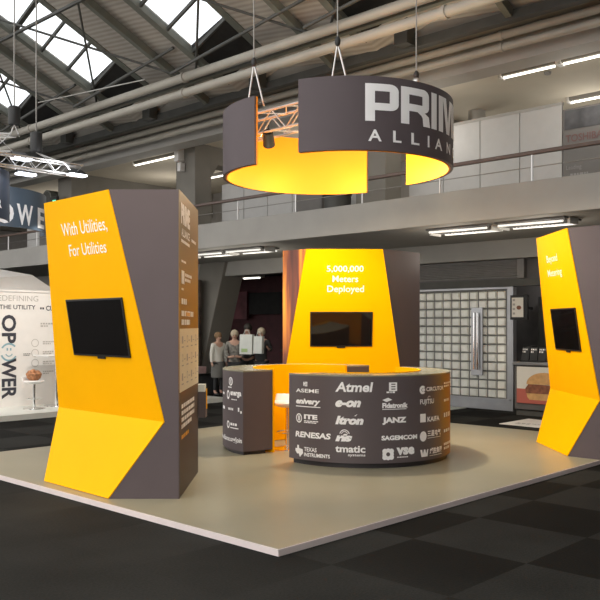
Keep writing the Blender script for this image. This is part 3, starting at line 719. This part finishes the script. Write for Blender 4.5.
def rt(ch, a, w, z, h, b):
    f = Flat(); f.text(ch, -w/2, z, w, h, b); o = f.lay('letter', lambda x, y: Vector((1.385*math.cos(R(a)+x/1.385), 1.385*math.sin(R(a)+x/1.385), y)), M['wtext'], RF, step=.04)
def bowl(f, x0, x1, y0, y1, th, tv, r):        # open D-shaped stroke
    O, I = [(x0, y1)], [(x0, y1-th)]
    for c_, (cx_, cy_), (a0_, a1_) in ((0, (x1-r, y1-r*.7), (90, 0)), (1, (x1-r, y0+r*.7), (0, -90))):
        for i_ in range(7):
            a_ = R(a0_+(a1_-a0_)*i_/6); O.append((cx_+r*math.cos(a_), cy_+r*.7*math.sin(a_)))
            ri = max(r-tv, .004); I.append((x1-tv-ri+ri*math.cos(a_), (y1-th-ri*.7 if c_ == 0 else y0+th+ri*.7)+ri*.7*math.sin(a_)))
    O.append((x0, y0)); I.append((x0, y0+th))
    for i_ in range(len(O)-1): f.poly([O[i_], I[i_], I[i_+1], O[i_+1]])
def big(a0, f): f.lay('letter', lambda x, y: Vector((1.385*math.cos(R(a0)+x/1.385), 1.385*math.sin(R(a0)+x/1.385), y)), M['wtext'], RF, step=.03)
zb, zt = 4.03, 4.46
f = Flat(); f.rect(0, zb, .115, zt-zb); bowl(f, .115, .41, zb+.125, zt, .085, .115, .11); big(229.6, f)
f = Flat(); f.rect(0, zb, .115, zt-zb); bowl(f, .115, .43, zb+.155, zt, .085, .115, .10)
f.poly([(.22, zb+.165), (.34, zb+.165), (.43, zb+.12), (.45, zb), (.33, zb), (.32, zb+.09), (.30, zb+.12), (.22, zb+.165)][:7]); big(247.8, f)
f = Flat(); f.rect(0, zb, .11, zt-zb); big(267.5, f)
f = Flat(); f.rect(0, zb, .11, zt-zb); f.rect(.42, zb, .11, zt-zb); f.poly([(.11, zt), (.10, zt), (.21, zb), (.30, zb), (.20, zt)]); f.poly([(.33, zt), (.23, zb), (.32, zb), (.43, zt)]); big(274, f)
f = Flat(); f.rect(0, zb, .11, zt-zb); f.rect(.11, zb, .25, .09); f.rect(.11, zt-.09, .25, .09); f.rect(.11, zb+.175, .22, .08); big(297.5, f)
for ch, a, w in zip('ALLIANCE', (234.4, 245.8, 256.3, 265.3, 274.0, 286, 297, 308), (.16, .11, .125, .032, .17, .14, .14, .12)): rt(ch, a, w, 3.80, .135, .02)

def truss(a, b, w, label, m='alu', chords=4, parent=None, r=.02):
    a, b = Vector(a), Vector(b); L = (b-a).length; d = (b-a)/L; u = d.cross(Vector((0, 0, 1))).normalized()*w/2; v = Vector((0, 0, w/2))
    t = thing('lighting_truss', label, 'truss', a)
    O = [u+v, u-v, -u-v, -u+v]; ch = MB()
    for o_ in O: ch.tube(o_, o_+d*L, r, 8)
    ch.build('chords', M[m], t, smooth=True)
    br = MB(); n = max(2, round(L/w)); st = L/n
    for i_ in range(n):
        for j in range(4):
            p, q = O[j], O[(j+1) % 4]
            if i_ % 2: p, q = q, p
            br.tube(p+d*st*i_, q+d*st*(i_+1), r*.5, 6)
    br.build('lattice', M[m], t)
    return t
cx, cy = (S1.x+S2.x)/2, (S1.y+S2.y)/2
truss((8.0, 6.05, 4.50), (8.0, 8.62, 4.50), .29, 'aluminium truss running across the inside of the hanging ring')
truss((8.32, 7.3, 4.5), (9.35, 7.3, 4.5), .26, 'short aluminium cross truss inside the hanging ring')
def spot_fixture(loc, aim, label, lit=True):
    t = thing('spotlight', label, 'spotlight', loc)
    d = (Vector(aim)-Vector(loc)).normalized()
    MB().tube(-d*.12, d*.10, .07, 14, .085).build('housing', M['jet'], t, smooth=True)
    MB().tube(d*.101, d*.106, .072, 14).build('lens', M['lamp'], t)
    y_ = MB(); y_.tube((0, 0, .0), (0, 0, .20), .012, 6); y_.tube((-.08, 0, 0), (.08, 0, 0), .01, 6); y_.build('yoke', M['bezel'], t)
    return t
spot_fixture((7.55, 6.95, 4.28), (6, 5.2, 2.2), 'black spotlight under the ring truss with its lens lit, seen in the ring gap')
spot_fixture((7.95, 8.2, 4.28), (9.5, 9.5, 2.5), 'black spotlight under the left end of the ring truss')
# slings, shackles and cables
for lat, dep, za, lab in ((-.585, 10.45, 5.02, 'left'), (.44, 9.6, 4.99, 'middle'), (1.5, 10.6, 4.90, 'right')):
    p = fwd(lat, dep); t = thing('suspension_cable', lab+' steel cable with shackle carrying the hanging ring', 'cable', (p.x, p.y, 0))
    MB().tube((0, 0, za), (0, 0, rz(p.x)-.45), .009, 6).build('cable', M['wire'], t)
    MB().ball((0, 0, za+.02), .035, (1, 1, 1.8)).build('shackle', M['hoist'], t, smooth=True)
    if lab != 'right':
        s_ = MB(); s_.tube((0, 0, za), (-.05, .06, 4.5), .011, 6); s_.tube((0, 0, za), (.12, -.06, 4.5), .013, 6); s_.build('sling', M['alu'], t)
    else: MB().ball((0, 0, za-.06), .05, (1, 1, 1.1)).build('ring_bolt', M['alu'], t, smooth=True)

# ================================================================== LEFT NEIGHBOURING STAND
struct(MB().box((4.0, 13.75, .0), (12.0, 17.5, .10)).build('floor_booth', M['boothfloor']))
bw = thing('booth_wall', 'white printed booth wall behind the left pillar with vertical dark lettering', 'exhibition wall', (6.0, 15.2, .1))
MB().box((-.5, 0, 0), (4.6, .08, 2.25)).build('panel', M['boothwhite'], bw)
MB().box((-.5, -.02, 2.25), (4.6, .1, 2.29)).build('top_rail', M['boothwhite'], bw)
bt = lambda x, y: Vector((x, -.004, y))
def vtext(s_, xr, y0, h, w, bold):      # letters turned to read downwards
    f = Flat(); f.text(s_, 0, 0, w, h, bold); f.v = [(xr-h+yy_*1.0, y0-xx) for xx, yy_ in f.v]; return f
xo = 1.83
f = vtext('OP', xo, 1.80, .30, .56, .03); f2 = vtext('WER', xo, .95, .30, .79, .03)
f.lay('lettering', bt, M['navytext'], bw); f2.lay('lettering', bt, M['navytext'], bw)
f = Flat(); f.ring(xo-.15, 1.07, .18, .035, 40, 150); f.ring(xo-.15, 1.07, .18, .035, 200, 330); f.rect(xo-.20, 1.10, .03, .05); f.rect(xo-.13, 1.10, .03, .05); f.ring(xo-.15, 1.06, .08, .02, 200, 340, 10); f.lay('round_symbol', bt, M['bluetext'], bw)
f = Flat(); f.text('THE UTILITY', 1.48, 1.91, .76, .085, .01); f.text('CU', 2.47, 1.89, .17, .10, .02); f.rect(2.34, 1.915, .035, .04); f.rect(2.39, 1.915, .035, .04); f.lay('heading', bt, M['navytext'], bw)
f = Flat(); f.text('REDEFINING', 1.35, 2.07, .95, .11, .0); f.words(2.35, 1.55, .3, .1, 2, 3)
for i_ in range(4):
    f.ring(2.23, 1.24-i_*.2, .08, .012); f.words(2.40, 1.2-i_*.2, .25, .08, 2, i_)
f.lay('small_print', bt, M['faint'], bw)
f = Flat(); f.words(1.98, .98, .16, .06, 2, 5); f.lay('caption', bt, M['gtext'], bw)
tag(MB().prism([(5.2, 16.0, 2.35), (9.3, 16.0, 2.35), (8.6, 16.0, 2.75), (7.2, 16.6, 3.0), (5.2, 16.6, 3.05)], (0, 1.0, 0)).build('fabric_canopy', M['boothwhite']), 'white stretched fabric canopy rising behind the white booth wall', 'canopy')
stool(7.86, 14.55, .1, 'white bar stool on the white booth floor carrying an orange-brown bowl', rz=R(20), k=.68)
bowl = thing('wooden_bowl', 'orange-brown knotted wooden bowl on the white booth stool', 'bowl', (7.84, 14.52, .645))
w_ = MB(); w_.lathe([(.08, 0), (.13, .05), (.15, .12), (.13, .15), (.10, .08)], n=20); w_.build('bowl_body', M['wicker'], bowl, smooth=True)
for i_ in range(5): MB().ball((.08*math.cos(i_*1.3), .07*math.sin(i_*1.3), .14+.02*(i_ % 2)), .05).build('fruit', M['wicker'], bowl, smooth=True)
t = thing('bar_table', 'tall chrome-legged table half hidden by the left pillar on the white booth floor', 'table', (8.45, 14.75, .1))
MB().box((-.35, -.3, .98), (.35, .3, 1.01)).build('table_top', M['white'], t, bevel=.008)
MB().tube((0, 0, .02), (0, 0, .98), .03, 14).build('column', M['chrome'], t, smooth=True)
MB().lathe([(.25, 0), (.24, .015), (.04, .04)]).build('base', M['chrome'], t, smooth=True)

# round dark blue hanging sign
cN = fwd(-6.0, 15.2)
t = thing('hanging_sign', 'round dark blue hanging banner with white lettering above the white booth', 'hanging sign', (cN.x, cN.y, 0))
arcmesh(1.25, 1.22, 170, 352, 170, 352, 3.42, 4.12, n=50).build('fabric_band', M['navy'], t, smooth=True)
for ch, px_a, w in (('P', 246, .22), ('O', 267, .36), ('W', 286.5, .38), ('E', 309, .30)):
    f = Flat(); f.text(ch, -w/2, 3.47, w, .37, .03); f.lay('letter', (lambda a: lambda x, y: Vector((1.256*math.cos(R(a)+x/1.256), 1.256*math.sin(R(a)+x/1.256), y)))(px_a), M['wtext'], t, step=.05)
cM = fwd(-5.74, 13.4)
t = thing('hanging_sign', 'darker curved blue banner at the left frame edge, hanging nearer than the round one', 'hanging sign', (cM.x, cM.y, 0))
arcmesh(.95, .92, 190, 335, 190, 335, 3.42, 4.22, n=40).build('fabric_band', M['navydark'], t, smooth=True)
f = Flat(); f.text('R', 0, 3.58, .12, .14, .03); f.lay('letter', lambda x, y: Vector((.956*math.cos(R(296)+x/.956), .956*math.sin(R(296)+x/.956), y)), M['wtext'], t)
# trusses, hoists and lamps above the stand
truss((3.6, 12.4, 4.32), (7.55, 12.4, 4.32), .18, 'horizontal aluminium truss with lamps above the dark blue round banner', r=.014)
truss((5.0, 14.9, 4.78), (6.75, 13.2, 4.78), .30, 'second aluminium truss hung higher at the left frame edge', r=.013)
for q, x, y, z, lab in ((0, 7.42, 12.30, 4.24, 'rectangular lamp at the right end of the left truss, lit'), (1, 6.55, 12.55, 4.42, 'rectangular lit lamp on top of the left truss near the frame edge'), (2, 6.6, 12.5, 4.17, 'rectangular lit lamp under the left truss near the frame edge')):
    t = thing('flood_lamp', lab, 'lamp', (x, y, z))
    MB().prism([(-.17, -.08, .0), (.17, -.08, .0), (.13, .06, .10), (-.13, .06, .10)], (0, .05, .02)).build('housing', M['bezel'], t)
    MB().box((-.15, -.09, -.03), (.15, .06, -.0)).build('lens', M['lamp'], t)
for x, y, z0, z1, lab in ((7.02, 12.92, 4.64, 4.98, 'black cylindrical chain hoist, the lower right one of two'), (6.76, 13.19, 5.11, 5.42, 'black cylindrical chain hoist, the upper left one of two')):
    t = thing('chain_hoist', lab, 'hoist', (x, y, z0))
    MB().lathe([(.09, 0), (.10, .02), (.10, z1-z0-.02), (.08, z1-z0)]).build('motor_housing', M['hoist'], t, smooth=True)
    MB().tube((0, 0, z1-z0), (0, 0, rz(x)-z0-.5), .012, 6).build('chain', M['wire'], t)
    s_ = MB(); zb_ = 4.44-z0 if x > 7 else 4.93-z0; yy_ = -.5 if x > 7 else .05; s_.tube((0, 0, 0), (-.05, yy_, zb_), .011, 6); s_.tube((0, 0, 0), (.12, yy_, zb_), .011, 6); s_.build('sling', M['alu'], t)
t = thing('exit_light', 'small green exit light beside the dark blue banner', 'light', (11.9, 20.9, 5.15))
MB().box((0, -.12, -.12), (.08, .25, .15)).build('casing', M['bezel'], t); MB().box((-.01, -.08, -.05), (0, .08, .05)).build('display', M['green'], t)
for y, lab in ((22.3, 'left'), (21.5, 'right')):
    t = thing('round_vent', lab+' of two round metal vents above the dark blue banner', 'vent', (12.0, y, 5.3))
    MB().tube((0, 0, 0), (.4, 0, 0), .26, 24).build('duct_end', M['steelgreen'], t, smooth=True); MB().tube((-.01, 0, 0), (0, 0, 0), .21, 24).build('grille', M['steeldark'], t)
tag(MB().box((12.6, 21.6, 3.55), (12.65, 23.0, 4.9)).build('banner_panel', M['panelgrey']), 'grey panel on the gallery below the dark blue round banner', 'panel')

# ================================================================== VISITORS AND DARK FURNITURE
def skin(name, pts, edges, m, parent, sub=2):
    me = bpy.data.meshes.new(name); me.from_pydata([p[:3] for p in pts], edges, []); o = bpy.data.objects.new(name, me); C.objects.link(o); o.parent = parent
    o.modifiers.new('skin', 'SKIN'); sv = me.skin_vertices if me.skin_vertices else None
    if not me.skin_vertices:
        bm = bmesh.new(); bm.from_mesh(me); bm.verts.layers.skin.verify(); bm.to_mesh(me); bm.free()
    for i_, p in enumerate(pts):
        sd = me.skin_vertices[0].data[i_]; q = p[3]; sd.radius = q if isinstance(q, tuple) else (q, q); sd.use_root = (i_ == 0)
    s = o.modifiers.new('sub', 'SUBSURF'); s.levels = sub; s.render_levels = sub
    me.materials.append(m)
    for p_ in me.polygons: p_.use_smooth = True
    return o
def person(label, loc, rz_, H_, top, bottom, hair, skirt=False, arms='down', longhair=False, lean=0, sleeve=None):
    """facing local -y; body is one continuous figure, clothes follow it"""
    t = thing('person', label, 'person', (*loc, 0), rz_); k = H_/1.7
    def P(x, y, z, r): return (x*k, y*k, z*k, tuple(v*k for v in r) if isinstance(r, tuple) else r*k)
    A = {'down': (((.22, .0, 1.14), (.24, -.04, .90), (.23, -.08, .80)),)*2,
         'hold': (((.23, -.02, 1.16), (.19, -.24, 1.10), (.08, -.34, 1.14)),)*2,
         'bag': (((.25, -.02, 1.18), (.28, -.26, 1.20), (.24, -.36, 1.28)),)*2,
         'cross': (((.23, -.03, 1.15), (.16, -.20, 1.03), (.0, -.24, 1.06)),)*2}[arms]
    pts = [P(0, 0, .95, (.15, .11)), P(0, -.0, 1.12, (.125, .09)), P(0, 0-lean, 1.32, (.16, .095)), P(0, -lean, 1.42, (.09, .07)), P(0, -.01-lean, 1.49, .048), P(0, -.03-lean, 1.57, .085), P(0, -.03-lean, 1.65, .075)]
    ed = [(0, 1), (1, 2), (2, 3), (3, 4), (4, 5), (5, 6)]
    for s in (1, -1):
        e, w, h = A[0]; n = len(pts)
        pts += [P(s*.17, -lean, 1.39, .055), P(s*e[0], e[1]-lean, e[2], .04), P(s*w[0], w[1]-lean, w[2], .03), P(s*h[0], h[1]-lean, h[2], (.038, .02))]
        ed += [(3, n), (n, n+1), (n+1, n+2), (n+2, n+3)]
        n = len(pts)
        pts += [P(s*.09, 0, .86, .085), P(s*.10, -.01, .50, .055), P(s*.10, .02, .10, .038), P(s*.11, -.13, .04, (.035, .03))]
        ed += [(0, n), (n, n+1), (n+1, n+2), (n+2, n+3)]
    b = skin('body', pts, ed, M['skin'], t)
    # face
    fc = MB()
    for s in (1, -1): fc.ball((s*.03*k, (-.112-lean)*k, 1.60*k), .011*k, n=8)
    fc.build('eyes', M['bezel'], t)
    MB().ball((0, (-.12-lean)*k, 1.575*k), .014*k, (.8, 1, 1.4), 8).build('nose', M['skin'], t, smooth=True)
    MB().ball((0, (-.108-lean)*k, 1.535*k), .02*k, (1.2, .4, .35), 8).build('mouth', M['maroon2'], t, smooth=True)
    # hair as a cap open at the face
    h = MB(); n = 16
    for j in range(7):
        for i_ in range(n): pass
    h.ball((0, (.005-lean)*k, 1.635*k), .112*k, (.93, 1.0, 1.0 if not longhair else 1.05), 18)
    if longhair: h.ball((0, (.045-lean)*k, 1.55*k), .10*k, (1.05, .75, 1.2), 14)
    h.build('hair', M[hair], t, smooth=True)
    # jacket with sleeves
    up = [P(0, 0, .86, (.175, .13)), P(0, 0, .98, (.165, .125)), P(0, 0, 1.14, (.145, .11)), P(0, -lean, 1.33, (.18, .115)), P(0, -lean, 1.44, (.085, .07))]; ue = [(0, 1), (1, 2), (2, 3), (3, 4)]
    for s in (1, -1):
        e, w, h_ = A[0]; n = len(up)
        up += [P(s*.175, -lean, 1.385, .07), P(s*e[0], e[1]-lean, e[2], .056), P(s*w[0], w[1]-lean, w[2], .045)]; ue += [(3, n), (n, n+1), (n+1, n+2)]
    skin('jacket', up, ue, M[top], t)
    if skirt:
        MB().lathe([(.17*k, .93*k), (.19*k, .85*k), (.20*k, .62*k), (.19*k, .50*k), (.165*k, .50*k)], n=20).build('skirt', M[bottom], t, smooth=True)
        lg = 'darkcloth'
    else: lg = bottom
    lp = [P(0, 0, .93, (.16, .12))]; le = []
    for s in (1, -1):
        n = len(lp); lp += [P(s*.09, 0, .84, .10), P(s*.10, -.01, .50, .068 if not skirt else .058), P(s*.10, .02, .12, .055 if not skirt else .042)]; le += [(0, n), (n, n+1), (n+1, n+2)]
    skin('trousers' if not skirt else 'stockings', lp, le, M[lg], t)
    sh = MB()
    for s in (1, -1): sh.ball((s*.105*k, -.06*k, .045*k), .05*k, (.9, 2.4, .9), 12)
    sh.build('shoes', M['bezel'], t, smooth=True)
    return t
person('person in off-white cardigan and grey skirt standing leftmost of the group', (12.95, 15.1), R(-5), 1.50, 'cardigan', 'skirt', 'brownhair', skirt=True, arms='down')
person('pale-haired person in grey patterned jacket with folded hands', (13.05, 14.62), R(-40), 1.55, 'greycloth', 'darkcloth', 'greyhair', arms='cross')
person('dark-haired person in charcoal jacket standing behind the others', (13.6, 14.75), R(-60), 1.70, 'darkcloth', 'darkcloth', 'blackhair', arms='down')
person('person in charcoal coat holding up white printed bags', (13.45, 14.12), R(-60), 1.60, 'darkcloth', 'darkcloth', 'greyhair', arms='bag')
for dx, dy, dz, w, h_, m_, lab in ((-.50, .12, 1.02, .36, .46, 'paper', 'large white paper bag with pale green print held up in front of the charcoal coat'), (-.42, -.20, 1.04, .24, .40, 'paper', 'smaller white paper bag held at the right of the larger one')):
    t = thing('paper_bag', lab, 'bag', (13.45+dx, 13.95+dy+.06, dz), R(-80))
    MB().prism([(-w/2, 0, 0), (w/2, 0, 0), (w/2, .02, h_), (-w/2, .02, h_)], (0, .09, 0)).build('bag_body', M[m_], t)
    hd = MB(); hd.tube((-w/4, .05, h_), (-w/8, .05, h_+.1), .006, 6); hd.tube((-w/8, .05, h_+.1), (w/8, .05, h_+.1), .006, 6); hd.tube((w/8, .05, h_+.1), (w/4, .05, h_), .006, 6); hd.build('handle', M['paper'], t)
    if w > .3: MB().prism([(-.12, -.004, .05), (.06, -.004, .05), (.06, -.003, .13), (-.12, -.003, .13)], (0, .003, 0)).build('green_print', M['palegreen'], t)

def dark_table(x, y, label):
    t = thing('bar_table', label, 'table', (x, y, 0))
    MB().box((-.35, -.35, 1.06), (.35, .35, 1.10)).build('table_top', M['bezel'], t, bevel=.01)
    MB().tube((0, 0, 0), (0, 0, 1.06), .035).build('column', M['bezel'], t, smooth=True); MB().lathe([(.28, 0), (.27, .02), (.04, .05)]).build('base', M['bezel'], t, smooth=True)
dark_table(14.3, 13.65, 'black tall table against the maroon wall right of the visitors')
def dark_chair(x, y, rz_, label):
    t = thing('bar_chair', label, 'chair', (x, y, 0), rz_)
    MB().box((-.2, -.2, .74), (.2, .2, .79)).build('seat', M['darkcloth'], t, bevel=.015)
    b = MB(); b.box((-.2, .17, 1.0), (.2, .2, 1.2)); b.build('backrest', M['darkcloth'], t, bevel=.01)
    for sx in (-1, 1):
        for sy in (-1, 1): MB().tube((sx*.2, sy*.2, 0), (sx*.18, sy*.18, .75 if sy < 0 else 1.2), .014, 8).build('leg', M['bezel'], t)
    f = MB()
    for s in (-1, 1): f.tube((-.19, s*.19, .3), (.19, s*.19, .3), .01, 6); f.tube((s*.19, -.19, .3), (s*.19, .19, .3), .01, 6)
    f.build('foot_rail', M['bezel'], t)
dark_chair(14.3, 13.08, R(-90), 'dark bar chair right of the black tall table')
dark_chair(14.95, 13.7, R(90), 'dark bar chair behind the black tall table')
t = thing('display_table', 'low dark table left of the visitors holding a pinkish packet', 'table', (12.9, 15.85, 0))
MB().box((-.4, -.35, .0), (.4, .35, .48)).build('body', M['darkcloth'], t, bevel=.02); MB().box((-.45, -.4, .48), (.45, .4, .52)).build('table_top', M['bezel'], t)
tag(MB().prism([(12.7, 15.6, .52), (13.0, 15.6, .52), (13.0, 16.0, .52), (12.7, 16.0, .52)], (0, 0, .16)).build('packet', mat('pinkish_packet', (.42, .28, .27), .6, var=.2)), 'pinkish white packet on the low dark table left of the visitors', 'packet')
tag(MB().box((14.0, 17.1, 0), (14.08, 18.6, 2.9)).build('dark_banner', mat('dark_swirl_print', (.035, .025, .02), .7, var=.7, scale=3, col2=(.12, .09, .07))), 'tall dark patterned banner beside the leaning pillar', 'banner')

# ================================================================== CAMERA, LIGHT
cam = bpy.data.cameras.new('camera'); co = bpy.data.objects.new('camera', cam); C.objects.link(co)
co.location = (0, 0, 1.7); co.rotation_euler = (R(90), 0, math.atan2(FY, FX)-PI/2)
cam.sensor_width = 36; cam.lens = 822/600*36; cam.shift_y = 25/600; cam.clip_end = 200
bpy.context.scene.camera = co

w = bpy.data.worlds.new('sky'); bpy.context.scene.world = w; w.use_nodes = True
N, L = w.node_tree.nodes, w.node_tree.links
bg = N['Background']; bg.inputs['Color'].default_value = (.985, .97, .945, 1); bg.inputs['Strength'].default_value = 2.1

def lamp(kind, loc, aim, power, col, size=.2, spot=60, blend=.5, name='lamp'):
    l = bpy.data.lights.new(name, kind); l.energy = power; l.color = col
    if kind == 'SPOT': l.spot_size = R(spot); l.spot_blend = blend; l.shadow_soft_size = size
    elif kind == 'AREA': l.size = size
    else: l.shadow_soft_size = size
    o = bpy.data.objects.new(name, l); C.objects.link(o); o.location = loc
    d = Vector(aim)-Vector(loc); o.rotation_euler = d.to_track_quat('-Z', 'Y').to_euler(); return o
WARM = (1, .86, .66)
lamp('SPOT', (2.6, 3.5, 5.2), (5.0, 7.0, 1.2), 430, WARM, .15, 44)                 # hall spots aimed at the stand
lamp('SPOT', (8.6, 8.1, 3.66), (10.3, 9.0, 1.2), 90, WARM, .12, 110, .8)
lamp('SPOT', (8.1, 8.3, 3.66), (10.0, 9.1, 1.2), 60, WARM, .12, 110, .8)
lamp('SPOT', (6.4, 7.7, 3.6), (10.1, 8.75, 1.5), 480, WARM, .12, 44, .6)  # unseen fill spot added to brighten the middle pillar lower down
lamp('SPOT', (8.2, 6.6, 3.66), (10.4, 5.1, 1.2), 330, WARM, .12, 90, .8)
for a in (20, 75, 130, 175):                                                        # lamps inside the ring, washing its lining
    lamp('POINT', (S2.x+.85*math.cos(R(a)), S2.y+.85*math.sin(R(a)), 3.76), (0, 0, 0), 13, (1, .88, .62), .06)
for a in (-80, -30, -5):
    lamp('POINT', (S1.x+.85*math.cos(R(a)), S1.y+.85*math.sin(R(a)), 3.78), (0, 0, 0), 30, (1, .9, .66), .06)
lamp('SPOT', (8.25, 7.1, 4.25), (8.2, 7.0, 0), 420, WARM, .07, 84, .5)
for x, y, z in ((14.6, 6.6, 5.1), (12.2, 5.6, 5.2), (12.2, 8.4, 5.1), (14.6, 9.9, 5.1), (13.4, 11.5, 5.2), (12.6, 17.0, 5.2), (14.5, 13.5, 5.1), (14.5, 19, 5.1), (14.0, 24, 5.1)):
    lamp('POINT', (x, y, z), (0, 0, 0), 26 if x > 13 else 12, (1, .95, .86), .4)      # the gallery's fluorescent light
lamp('SPOT', (7.2, 12.0, 4.2), (6.0, 14.4, 3.8), 50, (.9, .95, 1), .1, 110, .9)        # truss lamps on the blue banner
lamp('POINT', (15.5, 7.6, 2.9), (0, 0, 0), 22, (1, .95, .88), .2)                    # unseen fill added to lift the dark kiosk wall
for x, y in ((12.2, 6.3), (12.2, 7.9), (12.4, 13.2), (12.4, 14.5)):
    lamp('POINT', (x, y, 2.9), (0, 0, 0), 15, (1, .93, .8), .2)
for x in (6.3, 7.6, 8.6):
    lamp('SPOT', (x, 13.3, 3.6), (x, 15.2, 1.2), 120, (1, .94, .85), .1, 80, .9)      # unseen spots added to brighten the neighbouring booth wall

sc = bpy.context.scene
sc.view_settings.view_transform = 'Standard'; sc.view_settings.look = 'None'; sc.view_settings.gamma = 1; sc.view_settings.exposure = 0
sc.view_settings.use_curve_mapping = False
